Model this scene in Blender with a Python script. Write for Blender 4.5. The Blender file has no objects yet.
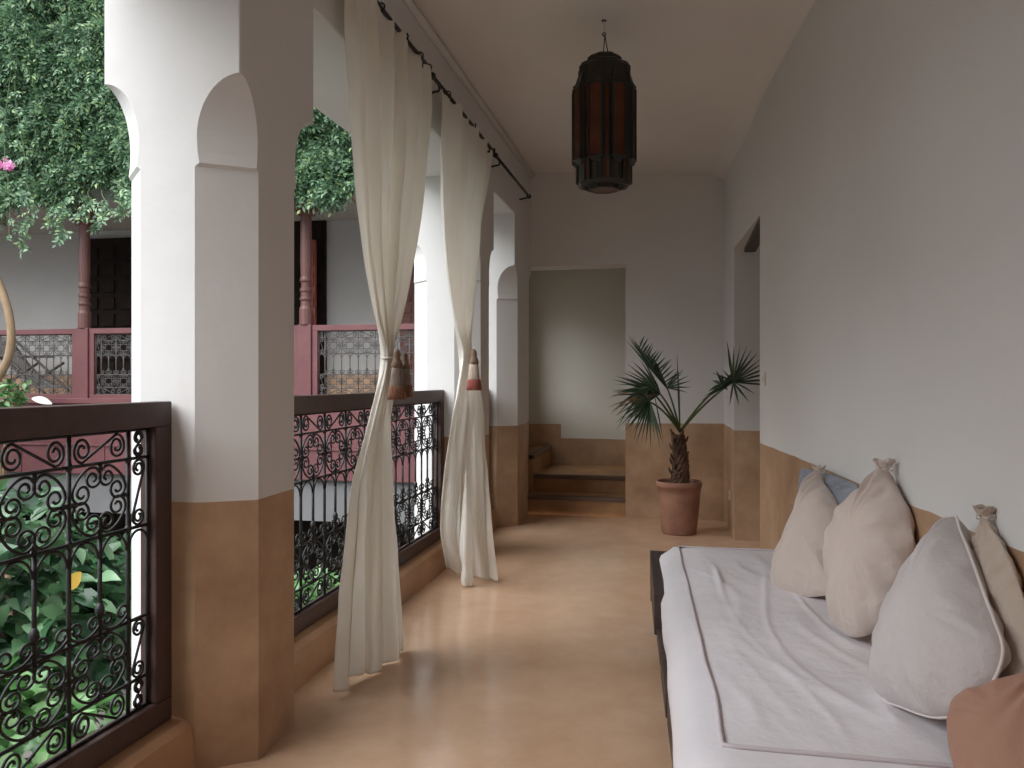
import bpy, math, random
import numpy as np
from mathutils import Vector, Matrix, noise
PI = math.pi
random.seed(4)
rng = np.random.default_rng(7)
scene = bpy.context.scene
col = bpy.context.scene.collection

# ------------------------------------------------------------------ camera
FPX = 800.0
TH = math.atan(167 / FPX)
CH, HOR = 1.2, 380.0
cam = bpy.data.cameras.new('camera')
cam.sensor_width = 36
cam.lens = FPX / 1024 * 36
cam.shift_y = -(384 - HOR) / 1024
cam.clip_start = 0.05
camo = bpy.data.objects.new('camera', cam)
camo.location = (0, 0, CH)
camo.rotation_euler = (PI / 2, 0, TH)
col.objects.link(camo)
scene.camera = camo
FW = Vector((-math.sin(TH), math.cos(TH), 0))
RT = Vector((math.cos(TH), math.sin(TH), 0))
UP = Vector((0, 0, 1))

def ray(u, v):
    return FW + RT * ((u - 512) / FPX) - UP * ((v - HOR) / FPX)
def at(u, v, zc):                 # the point seen at a pixel, zc metres ahead of the camera
    return Vector((0, 0, CH)) + ray(u, v) * zc
def on_x(u, v, x):                # ... on the plane X = x
    r = ray(u, v)
    return Vector((0, 0, CH)) + r * (x / r.x)
def on_y(u, v, y):
    r = ray(u, v)
    return Vector((0, 0, CH)) + r * (y / r.y)
def on_plane(u, v, p0, n):
    r = ray(u, v); c = Vector((0, 0, CH))
    return c + r * ((p0 - c).dot(n) / r.dot(n))

# ------------------------------------------------------------------ materials
def mat(name, build):
    m = bpy.data.materials.new(name)
    m.use_nodes = True
    nt = m.node_tree
    nt.nodes.clear()
    out = nt.nodes.new('ShaderNodeOutputMaterial')
    build(nt, out)
    return m
def N(nt, t, **kw):
    n = nt.nodes.new(t)
    for k, v in kw.items():
        if k in n.inputs.keys(): n.inputs[k].default_value = v
        else: setattr(n, k, v)
    return n
def L(nt, a, b): nt.links.new(a, b)
def c4(c): return (c[0], c[1], c[2], 1)

def noise_tex(nt, scale, detail=4, rough=.55, coord='Object', stretch=None):
    tc = N(nt, 'ShaderNodeTexCoord')
    src = tc.outputs[coord]
    if stretch:
        mp = N(nt, 'ShaderNodeMapping'); mp.inputs['Scale'].default_value = stretch
        L(nt, src, mp.inputs['Vector']); src = mp.outputs[0]
    n = N(nt, 'ShaderNodeTexNoise'); n.inputs['Scale'].default_value = scale
    n.inputs['Detail'].default_value = detail; n.inputs['Roughness'].default_value = rough
    L(nt, src, n.inputs['Vector'])
    return n
def ramp(nt, fac, stops):
    r = N(nt, 'ShaderNodeValToRGB')
    e = r.color_ramp.elements
    while len(e) < len(stops): e.new(.5)
    for k, (p, c) in enumerate(stops):
        e[k].position = p; e[k].color = c4(c)
    L(nt, fac, r.inputs['Fac'])
    return r
def bump(nt, fac, strength, dist=.01):
    b = N(nt, 'ShaderNodeBump'); b.inputs['Strength'].default_value = strength
    b.inputs['Distance'].default_value = dist
    L(nt, fac, b.inputs['Height'])
    return b

def plain(name, c1, c2, scale=6, rough=.6, bstr=.1, bscale=40, metallic=0, stretch=None, detail=4, bdist=.01, spec=None):
    def f(nt, out):
        p = N(nt, 'ShaderNodeBsdfPrincipled')
        n = noise_tex(nt, scale, detail, stretch=stretch)
        r = ramp(nt, n.outputs['Fac'], [(.3, c1), (.7, c2)])
        L(nt, r.outputs[0], p.inputs['Base Color'])
        p.inputs['Roughness'].default_value = rough
        p.inputs['Metallic'].default_value = metallic
        if spec is not None: p.inputs['Specular IOR Level'].default_value = spec
        b = bump(nt, noise_tex(nt, bscale, 4, stretch=stretch).outputs['Fac'], bstr, bdist)
        L(nt, b.outputs[0], p.inputs['Normal'])
        L(nt, p.outputs[0], out.inputs[0])
    return mat(name, f)

WHITE = (.67, .665, .66)
WHITE2 = (.635, .63, .622)
TAN1 = (.33, .20, .12)
TAN2 = (.53, .36, .23)
def plaster(name, dado, white=(WHITE, WHITE2), t1=TAN1, t2=TAN2, xmin=None):
    """lime plaster with a polished ochre dado painted up to the height `dado`"""
    def f(nt, out):
        g = N(nt, 'ShaderNodeNewGeometry')
        sep = N(nt, 'ShaderNodeSeparateXYZ'); L(nt, g.outputs['Position'], sep.inputs[0])
        wob = N(nt, 'ShaderNodeTexNoise'); wob.inputs['Scale'].default_value = 2.5; wob.inputs['Detail'].default_value = 3
        L(nt, g.outputs['Position'], wob.inputs['Vector'])
        m1 = N(nt, 'ShaderNodeMath', operation='MULTIPLY_ADD'); m1.inputs[1].default_value = .02; L(nt, wob.outputs['Fac'], m1.inputs[0]); L(nt, sep.outputs['Z'], m1.inputs[2])
        lt = N(nt, 'ShaderNodeMath', operation='LESS_THAN'); lt.inputs[1].default_value = dado + .01; L(nt, m1.outputs[0], lt.inputs[0])
        if xmin is not None:            # the dado stops at the railing, the courtyard side is whitewashed
            gx = N(nt, 'ShaderNodeMath', operation='GREATER_THAN'); gx.inputs[1].default_value = xmin; L(nt, sep.outputs['X'], gx.inputs[0])
            mm = N(nt, 'ShaderNodeMath', operation='MULTIPLY'); L(nt, lt.outputs[0], mm.inputs[0]); L(nt, gx.outputs[0], mm.inputs[1]); lt = mm
        n1 = N(nt, 'ShaderNodeTexNoise'); n1.inputs['Scale'].default_value = 1.4; n1.inputs['Detail'].default_value = 6; L(nt, g.outputs['Position'], n1.inputs['Vector'])
        rw = ramp(nt, n1.outputs['Fac'], [(.3, white[0]), (.7, white[1])])
        n2 = N(nt, 'ShaderNodeTexNoise'); n2.inputs['Scale'].default_value = 3.2; n2.inputs['Detail'].default_value = 7; n2.inputs['Roughness'].default_value = .65; L(nt, g.outputs['Position'], n2.inputs['Vector'])
        rt = ramp(nt, n2.outputs['Fac'], [(.3, t1), (.7, t2)])
        mx = N(nt, 'ShaderNodeMix', data_type='RGBA')
        L(nt, lt.outputs[0], mx.inputs[0]); L(nt, rw.outputs[0], mx.inputs[6]); L(nt, rt.outputs[0], mx.inputs[7])
        p = N(nt, 'ShaderNodeBsdfPrincipled')
        L(nt, mx.outputs[2], p.inputs['Base Color'])
        ro = N(nt, 'ShaderNodeMath', operation='MULTIPLY_ADD'); ro.inputs[1].default_value = -.42; ro.inputs[2].default_value = .85
        L(nt, lt.outputs[0], ro.inputs[0]); L(nt, ro.outputs[0], p.inputs['Roughness'])
        p.inputs['Specular IOR Level'].default_value = .35
        n3 = N(nt, 'ShaderNodeTexNoise'); n3.inputs['Scale'].default_value = 9; n3.inputs['Detail'].default_value = 5; L(nt, g.outputs['Position'], n3.inputs['Vector'])
        b = bump(nt, n3.outputs['Fac'], .25, .012)
        L(nt, b.outputs[0], p.inputs['Normal'])
        L(nt, p.outputs[0], out.inputs[0])
    return mat(name, f)

M = {}
M['plaster'] = plaster('lime_plaster_ochre_dado', .825)
M['plaster_pillar'] = plaster('lime_plaster_pillar', .825, xmin=-1.55)
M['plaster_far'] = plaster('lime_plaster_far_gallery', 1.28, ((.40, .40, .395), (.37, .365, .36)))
M['plaster_stair_low'] = plaster('lime_plaster_stair_low', .585, ((.66, .64, .57), (.62, .60, .54)))
M['plaster_stair_high'] = plaster('lime_plaster_stair_high', .735, ((.66, .64, .57), (.62, .60, .54)))
M['white'] = plaster('lime_plaster_white', -50)
M['ceil'] = plain('ceiling_plaster', (.72, .69, .66), (.68, .65, .62), 1.5, .9, .3, 5)
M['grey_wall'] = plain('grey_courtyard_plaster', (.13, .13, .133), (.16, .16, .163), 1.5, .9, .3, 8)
M['tan'] = plain('ochre_plaster', TAN1, TAN2, 3, .42, .2, 10, detail=6)
M['curb'] = plain('ochre_curb_plaster', (.36, .20, .11), (.50, .30, .17), 3, .4, .2, 10, detail=6)
def floor_f(nt, out):
    p = N(nt, 'ShaderNodeBsdfPrincipled')
    n = noise_tex(nt, 1.3, 8, .6)
    r = ramp(nt, n.outputs['Fac'], [(.28, (.58, .37, .24)), (.5, (.65, .43, .285)), (.75, (.72, .50, .345))])
    n2 = noise_tex(nt, 7, 8, .7)
    r2 = ramp(nt, n2.outputs['Fac'], [(.35, (.90, .88, .86)), (.65, (1, 1, 1))])
    mx = N(nt, 'ShaderNodeMix', data_type='RGBA', blend_type='MULTIPLY'); mx.inputs[0].default_value = .8
    L(nt, r.outputs[0], mx.inputs[6]); L(nt, r2.outputs[0], mx.inputs[7]); L(nt, mx.outputs[2], p.inputs['Base Color'])
    rr = ramp(nt, n2.outputs['Fac'], [(.3, (.11, .11, .11)), (.7, (.20, .20, .20))]); L(nt, rr.outputs[0], p.inputs['Roughness'])
    p.inputs['Specular IOR Level'].default_value = .7
    b = bump(nt, noise_tex(nt, 3.5, 5).outputs['Fac'], .2, .008); L(nt, b.outputs[0], p.inputs['Normal'])
    L(nt, p.outputs[0], out.inputs[0])
M['floor'] = mat('polished_tadelakt_floor', floor_f)
M['iron'] = plain('black_wrought_iron', (.010, .010, .012), (.017, .017, .019), 20, .58, .15, 60)
M['railwood'] = plain('dark_brown_painted_wood', (.050, .026, .022), (.072, .038, .032), 4, .45, .15, 30, stretch=(1, 6, 6))
M['redwood'] = plain('oxide_red_painted_wood', (.105, .033, .037), (.14, .047, .050), 3, .55, .15, 20)
M['shaft'] = plain('brown_red_turned_wood', (.085, .033, .028), (.125, .048, .042), 5, .5, .2, 20)
M['darkred'] = plain('dark_red_carved_wood', (.09, .03, .022), (.15, .045, .03), 6, .5, .6, 18)
M['darkdoor_shade'] = plain('near_black_carved_door_and_shade', (.008, .005, .004), (.016, .010, .008), 6, .8, .6, 18, spec=.15)  # carved doors, and the far ground floor wall where the black paints shade
M['greyiron'] = plain('weathered_grey_iron', (.05, .045, .045), (.09, .08, .078), 20, .6, .1, 60)
M['darkwood'] = plain('dark_stained_bench_wood', (.030, .020, .017), (.065, .045, .038), 5, .5, .4, 12, stretch=(6, .6, 6))
M['nosing'] = plain('worn_dark_wood_nosing', (.10, .06, .045), (.16, .10, .07), 5, .45, .3, 14, stretch=(1, 8, 8))
M['step'] = plain('glazed_ochre_step_tiles', (.26, .13, .06), (.42, .24, .11), 5, .4, .3, 10)
M['stone'] = plain('courtyard_paving', (.13, .12, .11), (.2, .19, .17), 3, .8, .4, 10)
M['rod'] = plain('black_iron_rod', (.01, .01, .01), (.02, .018, .016), 20, .45, .1, 60)
M['terracotta'] = plain('terracotta_pot_clay', (.25, .12, .08), (.36, .19, .125), 7, .75, .3, 30)
M['soil'] = plain('dark_potting_soil', (.02, .014, .01), (.05, .035, .025), 30, .95, 1, 50)
M['trunk'] = plain('brown_fibrous_palm_trunk', (.035, .018, .012), (.15, .08, .05), 14, .9, 1, 30, stretch=(1, 1, .3))
M['bark'] = plain('tan_smooth_bark', (.20, .135, .08), (.30, .21, .125), 6, .8, .6, 20)
M['stemgreen'] = plain('green_stalk', (.05, .09, .03), (.09, .13, .05), 10, .5, .1, 40)
M['plastic'] = plain('ivory_plastic', (.62, .58, .52), (.66, .62, .56), 10, .4, 0, 40)
M['beigecloth'] = plain('grey_sling_cloth', (.26, .25, .24), (.32, .31, .30), 20, .9, .4, 80)

def cloth(name, c1, c2, translucent=0., weave=420, bstr=.25, scale=3, sheen=.15):
    def f(nt, out):
        n = noise_tex(nt, scale, 5)
        r = ramp(nt, n.outputs['Fac'], [(.3, c1), (.7, c2)])
        p = N(nt, 'ShaderNodeBsdfPrincipled'); L(nt, r.outputs[0], p.inputs['Base Color'])
        p.inputs['Roughness'].default_value = .92; p.inputs['Sheen Weight'].default_value = sheen
        p.inputs['Specular IOR Level'].default_value = .15
        big = noise_tex(nt, 14, 4, .6); fine = noise_tex(nt, weave, 2)
        b1 = bump(nt, big.outputs['Fac'], bstr, .012)
        b2 = bump(nt, fine.outputs['Fac'], .25, .001); L(nt, b1.outputs[0], b2.inputs['Normal'])
        L(nt, b2.outputs[0], p.inputs['Normal'])
        sh = p.outputs[0]
        if translucent > 0:
            t = N(nt, 'ShaderNodeBsdfTranslucent'); L(nt, r.outputs[0], t.inputs['Color'])
            mx = N(nt, 'ShaderNodeMixShader'); mx.inputs[0].default_value = translucent
            L(nt, sh, mx.inputs[1]); L(nt, t.outputs[0], mx.inputs[2]); sh = mx.outputs[0]
        L(nt, sh, out.inputs[0])
    return mat(name, f)
M['curtain'] = cloth('cream_cotton_curtain', (.90, .88, .83), (.93, .91, .87), .48, bstr=.15)
M['sheet'] = cloth('pale_grey_sheet', (.68, .65, .685), (.74, .705, .735), 0, bstr=.45)
M['piping'] = cloth('mauve_grey_piping', (.56, .51, .54), (.62, .56, .59), 0)
M['pillow_cream'] = cloth('cream_linen', (.56, .475, .43), (.63, .545, .495), 0, bstr=.9)
M['pillow_grey'] = cloth('pale_grey_linen', (.54, .50, .50), (.60, .56, .555), 0, bstr=.9)
M['pillow_beige'] = cloth('beige_linen', (.46, .38, .32), (.54, .45, .38), 0, bstr=.9)
M['pillow_terra'] = cloth('terracotta_cotton', (.36, .20, .145), (.43, .25, .18), 0, bstr=.3)
M['pillow_blue'] = cloth('slate_blue_cotton', (.22, .24, .28), (.28, .30, .35), 0)
M['seam'] = cloth('white_seam_piping', (.66, .60, .58), (.72, .66, .64), 0)
M['ribbon'] = cloth('off_white_ribbon', (.58, .53, .46), (.66, .60, .53), 0)
M['tassel_cream'] = plain('cream_tassel_thread', (.40, .31, .24), (.60, .50, .42), 60, .8, .8, 90, stretch=(4, 4, .3))
M['tassel_red'] = plain('rust_red_tassel_thread', (.24, .055, .04), (.38, .11, .08), 50, .8, .8, 90, stretch=(4, 4, .3))
M['tassel_rust'] = plain('rust_brown_tassel_thread', (.20, .085, .05), (.36, .17, .10), 50, .8, .8, 90, stretch=(4, 4, .3))
M['tassel_dull'] = plain('dull_taupe_tassel_thread', (.20, .15, .125), (.42, .34, .29), 60, .8, .8, 90, stretch=(4, 4, .3))
M['tassel_brown'] = plain('brown_tassel_head', (.12, .07, .045), (.22, .14, .09), 50, .8, .8, 60)
def glass_f(nt, out):
    n = noise_tex(nt, 9, 3)
    r = ramp(nt, n.outputs['Fac'], [(.3, (.13, .04, .02)), (.7, (.20, .07, .035))])
    p = N(nt, 'ShaderNodeBsdfPrincipled'); L(nt, r.outputs[0], p.inputs['Base Color']); p.inputs['Roughness'].default_value = .25
    t = N(nt, 'ShaderNodeBsdfTranslucent'); L(nt, r.outputs[0], t.inputs['Color'])
    mx = N(nt, 'ShaderNodeMixShader'); mx.inputs[0].default_value = .5
    L(nt, p.outputs[0], mx.inputs[1]); L(nt, t.outputs[0], mx.inputs[2]); L(nt, mx.outputs[0], out.inputs[0])
M['amber'] = mat('amber_lantern_glass', glass_f)
M['lanternmetal'] = plain('blackened_lantern_metal', (.010, .008, .006), (.022, .018, .014), 12, .5, .3, 60)
def leaf_mat(name, stops, rough=.5, tr=.25):
    def f(nt, out):
        g = N(nt, 'ShaderNodeNewGeometry')
        r = ramp(nt, g.outputs['Random Per Island'], stops)
        p = N(nt, 'ShaderNodeBsdfPrincipled'); L(nt, r.outputs[0], p.inputs['Base Color']); p.inputs['Roughness'].default_value = rough
        t = N(nt, 'ShaderNodeBsdfTranslucent'); L(nt, r.outputs[0], t.inputs['Color'])
        mx = N(nt, 'ShaderNodeMixShader'); mx.inputs[0].default_value = tr
        L(nt, p.outputs[0], mx.inputs[1]); L(nt, t.outputs[0], mx.inputs[2]); L(nt, mx.outputs[0], out.inputs[0])
    return mat(name, f)
M['climber'] = leaf_mat('climber_leaf', [(0, (.04, .09, .05)), (.5, (.12, .23, .125)), (.85, (.22, .35, .205)), (1, (.32, .44, .17))])
M['bush'] = leaf_mat('broad_leaf', [(0, (.02, .055, .028)), (.5, (.05, .13, .055)), (.85, (.11, .22, .10)), (1, (.20, .34, .20))], .3)
M['bush2'] = leaf_mat('bright_broad_leaf', [(0, (.04, .12, .03)), (.6, (.12, .28, .09)), (1, (.26, .42, .20))], .3)
M['palm'] = leaf_mat('palm_leaf', [(0, (.03, .055, .03)), (.7, (.055, .10, .05)), (1, (.09, .14, .07))], .45, .12)
M['deadleaf'] = leaf_mat('dry_palm_leaf', [(0, (.22, .13, .07)), (1, (.30, .19, .10))], .7, .1)
M['pink'] = leaf_mat('pink_petal', [(0, (.62, .20, .42)), (1, (.75, .35, .58))], .6, .3)
M['pale'] = leaf_mat('variegated_pale_leaf', [(0, (.6, .68, .55)), (1, (.75, .78, .68))], .5, .3)
M['yellow'] = leaf_mat('yellow_leaf', [(0, (.5, .32, .05)), (1, (.6, .40, .08))], .5, .3)

# ------------------------------------------------------------------ mesh helpers
class MB:
    def __init__(s): s.v = []; s.f = []
    def add(s, vs, fs):
        o = len(s.v); s.v += [tuple(v) for v in vs]; s.f += [tuple(i + o for i in f) for f in fs]
    def box(s, a, b):
        x0, y0, z0 = a; x1, y1, z1 = b
        s.hexa([(x0, y0), (x1, y0), (x1, y1), (x0, y1)], z0, z1)
    def hexa(s, quad, z0, z1):               # prism on any polygon footprint (counter-clockwise)
        n = len(quad)
        vs = [(p[0], p[1], z0) for p in quad] + [(p[0], p[1], z1) for p in quad]
        fs = [tuple(range(n - 1, -1, -1)), tuple(range(n, 2 * n))]
        fs += [(i, (i + 1) % n, n + (i + 1) % n, n + i) for i in range(n)]
        s.add(vs, fs)
    def lathe(s, prof, c=(0, 0, 0), n=24, cap=True, lob=None):
        vs = []
        for r, z in prof:
            for i in range(n):
                a = 2 * PI * i / n
                rr = r * (lob(a) if lob else 1)
                vs.append((c[0] + rr * math.cos(a), c[1] + rr * math.sin(a), c[2] + z))
        fs = []
        m = len(prof)
        for j in range(m - 1):
            for i in range(n):
                fs.append((j * n + i, j * n + (i + 1) % n, (j + 1) * n + (i + 1) % n, (j + 1) * n + i))
        if cap:
            fs.append(tuple(range(n - 1, -1, -1))); fs.append(tuple((m - 1) * n + i for i in range(n)))
        s.add(vs, fs)
    def tube(s, pts, r, n=6, closed=False, cap=True):
        pts = [Vector(p) for p in pts]
        m = len(pts)
        rs = r if isinstance(r, (list, tuple)) else [r] * m
        vs = []; prev = None
        for k in range(m):
            if closed: t = pts[(k + 1) % m] - pts[k - 1]
            else: t = pts[min(k + 1, m - 1)] - pts[max(k - 1, 0)]
            if t.length < 1e-9: t = Vector((0, 0, 1))
            t.normalize()
            if prev is None:
                a = Vector((0, 0, 1)) if abs(t.z) < .9 else Vector((1, 0, 0))
                u = t.cross(a).normalized()
            else:
                u = (prev - t * prev.dot(t))
                u = u.normalized() if u.length > 1e-6 else t.orthogonal().normalized()
            prev = u; w = t.cross(u)
            for i in range(n):
                an = 2 * PI * i / n
                vs.append(pts[k] + (u * math.cos(an) + w * math.sin(an)) * rs[k])
        fs = []
        for k in range(m if closed else m - 1):
            k2 = (k + 1) % m
            for i in range(n):
                fs.append((k * n + i, k * n + (i + 1) % n, k2 * n + (i + 1) % n, k2 * n + i))
        if cap and not closed:
            fs.append(tuple(range(n - 1, -1, -1))); fs.append(tuple((m - 1) * n + i for i in range(n)))
        s.add(vs, fs)
    def grid(s, rows, closed=False):
        m = len(rows); n = len(rows[0])
        vs = [p for r in rows for p in r]
        fs = []
        for j in range(m - 1):
            for i in range(n if closed else n - 1):
                i2 = (i + 1) % n
                fs.append((j * n + i, j * n + i2, (j + 1) * n + i2, (j + 1) * n + i))
        s.add(vs, fs)
    def build(s, name, m, parent=None, smooth=False, bevel=0, sub=0, loc=None, solid=0):
        me = bpy.data.meshes.new(name)
        vs = s.v
        me.from_pydata([tuple(v) for v in vs], [], s.f)
        me.materials.append(m)
        if smooth:
            me.polygons.foreach_set('use_smooth', [True] * len(me.polygons))
        me.update()
        o = bpy.data.objects.new(name, me)
        col.objects.link(o)
        if loc is not None: o.location = loc
        if parent is not None: o.parent = parent
        if bevel:
            b = o.modifiers.new('bevel', 'BEVEL'); b.width = bevel; b.segments = 3; b.limit_method = 'ANGLE'; b.angle_limit = .5
            b.harden_normals = False
        if sub:
            q = o.modifiers.new('subdivision', 'SUBSURF'); q.levels = sub; q.render_levels = sub
        if solid:
            q = o.modifiers.new('solidify', 'SOLIDIFY'); q.thickness = solid; q.offset = 0
        return o
def shift(mb, d):
    mb.v = [(v[0] - d[0], v[1] - d[1], v[2] - d[2]) for v in mb.v]; return mb

def tag(o, label, cat, group=None, kind=None):
    o['label'] = label; o['category'] = cat
    if group: o['group'] = group
    if kind: o['kind'] = kind
    return o
def empty(name, loc, rz=0):
    o = bpy.data.objects.new(name, None); o.empty_display_size = .1
    o.location = loc; o.rotation_euler = (0, 0, rz); col.objects.link(o); return o
def copy_tree(o, parent=None):
    c = o.copy(); col.objects.link(c)
    if parent is not None: c.parent = parent
    for ch in [x for x in list(col.objects) if x.parent == o]: copy_tree(ch, c)
    return c
def struct(o, label=None, cat=None):
    o['kind'] = 'structure'
    if label: o['label'] = label
    if cat: o['category'] = cat
    return o

# ------------------------------------------------------------------ the gallery's shell
XI, XO = -1.30, -1.77          # inner and outer face of the arcade
YB = 7.05                      # back wall
Y0 = -2.6                      # end wall behind the photographer
LINTEL = 2.55
def wx(y): return .9035 - .0857 * y if y < 5.6 else .9035 - .0857 * 5.6 - (y - 5.6) * .03   # right wall line
CL, CR = 3.06, 2.94            # ceiling height left / right

m = MB(); m.hexa([(-1.47, Y0), (1.6, Y0), (1.2, YB), (-1.47, YB)], -.25, 0)
struct(m.build('floor', M['floor']), 'polished tan plaster floor of the gallery', 'floor')

# ceiling: slightly sloping slab with a soft cove on the right
m = MB()
rows = []
for y in np.linspace(Y0, YB + .05, 24):
    r = wx(min(y, YB)) + .02
    pr = []
    for x in np.linspace(-1.34, r - .16, 10):
        t = (x + 1.3) / (r + 1.3); z = CL + (CR - CL) * t + .012 * noise.noise(Vector((x * 1.5, y * 1.1, 0)))
        pr.append((x, y, z))
    zb = pr[-1][2]; xb = pr[-1][0]
    for k in range(1, 7):
        a = k / 6 * PI / 2
        pr.append((xb + .16 * math.sin(a), y, zb - .16 * (1 - math.cos(a))))
    rows.append(pr)
m.grid(rows)
o = m.build('ceiling', M['ceil'], smooth=True); struct(o, 'dim warm white plaster ceiling of the gallery', 'ceiling')
m = MB(); m.box((XO, Y0, 3.14), (1.9, YB + 1.5, 3.3)); struct(m.build('roof_slab', M['white']), 'roof slab over the gallery', 'roof')
# cornice fillet on the left where the arcade meets the ceiling
m = MB(); m.tube([(-1.285, Y0, 3.035), (-1.285, YB, 3.035)], .022, 8); struct(m.build('trim_1', M['ceil'], smooth=True), 'thin cornice bead above the curtain rods', 'trim')

# arcade lintel and parapet
m = MB(); m.box((XO, Y0, LINTEL), (XI, YB, 3.12)); m.box((XO, Y0, 3.12), (XI, YB + 1.6, 4.0))
struct(m.build('lintel', M['white'], bevel=.008), 'white plaster lintel over the arcade openings', 'lintel')

def pillar(y0, y1, c=.13):
    mb = MB(); rows = []
    lev = [(-.02, c), (1.855, c), (1.865, c - .014), (1.90, c - .008), (1.95, c - .006)]
    for k in range(1, 13):
        a = k / 12 * PI / 2
        lev.append((1.945 + .185 * math.sin(a), max(.003, (c - .006) * math.cos(a))))
    lev.append((LINTEL + .01, .003))
    for z, q in lev:
        a, b = q * 1.17, q * .84            # the chamfer cuts a little deeper across the opening
        rows.append([(XO + q, y0, z), (XI - a, y0, z), (XI, y0 + b, z), (XI, y1 - a, z), (XI - q, y1, z), (XO + q, y1, z), (XO, y1 - q, z), (XO, y0 + q, z)])
    mb.grid(rows, closed=True)
    mb.f.append(tuple(range(7, -1, -1))); n = len(mb.v) - 8; mb.f.append(tuple(range(n, n + 8)))
    return mb.build('pillar', M['plaster_pillar'])
PB = [(-.69, -.19), (2.20, 2.70), (5.09, 5.59), (6.34, YB)]
plab = ['white chamfered plaster pillar behind the photographer', 'nearest white chamfered plaster pillar with ochre base, in the left foreground',
        'white plaster pillar behind the far cream curtain', 'farthest white pillar with scooped corners, beside the stair doorway']
for (a, b), l in zip(PB, plab):
    struct(pillar(a, b), l, 'pillar')
def curb(a, b, lab):
    mb = MB(); rows = []
    prof = [(-1.46, -.02), (-1.448, .0), (-1.452, .10), (-1.462, .14), (-1.485, .158), (-1.52, .163), (-1.575, .158), (-1.60, .13), (-1.60, -.3)]
    for y in np.linspace(a, b, 14):
        rows.append([(x + (.006 * noise.noise(Vector((0, y * 2, z * 5))) if -1.6 < x else 0), y, z) for x, z in prof])
    mb.grid(rows)
    n = len(prof)
    mb.f.append(tuple(range(n))); k = len(mb.v) - n; mb.f.append(tuple(range(k + n - 1, k - 1, -1)))
    struct(mb.build('curb', M['curb'], smooth=False, bevel=0), lab, 'curb')
curb(-.19, 2.20, 'ochre plaster curb under the nearest railing')
curb(2.70, 5.09, 'ochre plaster curb under the curtained railing')
curb(5.59, 6.34, 'ochre plaster curb under the farthest railing')
curb(Y0, -.69, 'ochre plaster curb behind the photographer')

# back wall with the stair doorway
DX0, DX1, DZ = -1.365, -.458, 2.215
YT = YB + .26
m = MB()
m.box((DX1, YB, -.02), (.75, YT, 3.14)); m.box((DX0, YB, DZ), (DX1, YT, 3.14)); m.box((XO, YB, -.02), (DX0, YT, 3.14))
struct(m.build('wall_back', M['plaster']), 'end wall of the gallery with the stair doorway', 'wall')

# right wall: near length, recess of the side doorway, far stub
T = .95
m = MB()
m.hexa([(wx(Y0), Y0), (wx(Y0) + .6, Y0), (wx(5.0) + .6, 5.0), (wx(5.0), 5.0)], -.02, 3.15)
struct(m.build('wall_right', M['plaster']), 'long white wall with ochre dado behind the daybed', 'wall')
m = MB()
m.hexa([(wx(5.0), 5.0), (wx(5.0) + .6, 5.0), (wx(6.2) + .6, 6.2), (.405, 6.2)], 2.19, 3.15)
m.hexa([(.405, 6.2), (1.05, 6.2), (1.05, YB + .1), (.37, YB + .1)], -.02, 3.15)
struct(m.build('wall_right.001', M['plaster']), 'white wall around the side doorway by the palm', 'wall')
# side door set deep in its reveal
root = empty('door_1', (.86, 5.6, 0)); struct(root, 'dark wooden side door deep in its reveal', 'door')
m = MB(); m.box((-.02, -.6, 0), (.04, .6, 2.19))
for zz in (.25, 1.2):
    for yy in (-.5, .06): m.box((-.035, yy, zz), (-.02, yy + .44, zz + .8))
m.build('door_leaf', M['darkwood'], root, bevel=.004)
m = MB(); m.tube([(-.06, -.42, 1.0), (-.06, -.42, 1.12)], .01, 8); m.tube([(-.02, -.42, 1.06), (-.06, -.42, 1.06)], .008, 8)
m.build('handle', M['rod'], root, smooth=True)
m = MB(); m.box((.475, 5.02, 2.15), (.56, 6.19, 2.19))
struct(m.build('trim_2', M['darkwood'], bevel=.01), 'dark wooden head beam under the side doorway soffit', 'trim')
m = MB(); m.box((.84, 4.9, -.02), (1.1, 6.3, 3.1)); struct(m.build('wall_right.002', M['white']), 'wall behind the side door', 'wall')
# wall behind the photographer
m = MB(); m.box((XO, Y0 - .25, -.02), (1.9, Y0, 3.15)); struct(m.build('wall_front', M['plaster']), 'end wall behind the photographer', 'wall')

# stair lobby
m = MB(); m.box((-1.22, 8.38, -.1), (.4, 8.6, 3.1)); struct(m.build('wall_stair', M['plaster_stair_low']), 'shaded white wall of the stair lobby seen through the doorway', 'wall')
m = MB(); m.box((XO, 8.38, -.1), (-1.22, 8.6, 3.1)); struct(m.build('wall_stair.001', M['plaster_stair_high']), 'white stair wall at the left with its higher dado', 'wall')
m = MB(); m.box((-.35, YT, -.1), (-.1, 8.4, 3.1)); struct(m.build('wall_stair.002', M['plaster_stair_low']), 'right hand side wall of the stair lobby', 'wall')
m = MB(); m.box((XO, YT, 2.7), (-.1, 8.38, 3.1)); struct(m.build('ceiling.001', M['ceil']), 'ceiling over the stair lobby', 'ceiling')
m = MB(); m.box((XO, YT, -.2), (XO + .2, 8.38, 1.15)); m.box((XO, YT, 2.15), (XO + .2, 8.38, 2.7)); m.box((XO, 8.0, 1.15), (XO + .2, 8.38, 2.15))  # unseen wall added around the opening to cut the daylight in the lobby
struct(m.build('wall_stair.003', M['plaster_stair_high']), 'unseen stair lobby wall added to limit daylight, with an opening to the courtyard', 'wall')
def step(box_a, box_b, lab, nose):
    e = empty('stair_step', ((box_a[0] + box_b[0]) / 2, box_a[1], box_a[2])); struct(e, lab, 'step')
    d = e.location
    mb = MB(); mb.box(box_a, (box_b[0], box_b[1], box_b[2] - .004)); shift(mb, d).build('riser', M['step'], e, bevel=.004)
    mb = MB(); mb.box(*nose); shift(mb, d).build('nosing', M['nosing'], e, bevel=.006)
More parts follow.
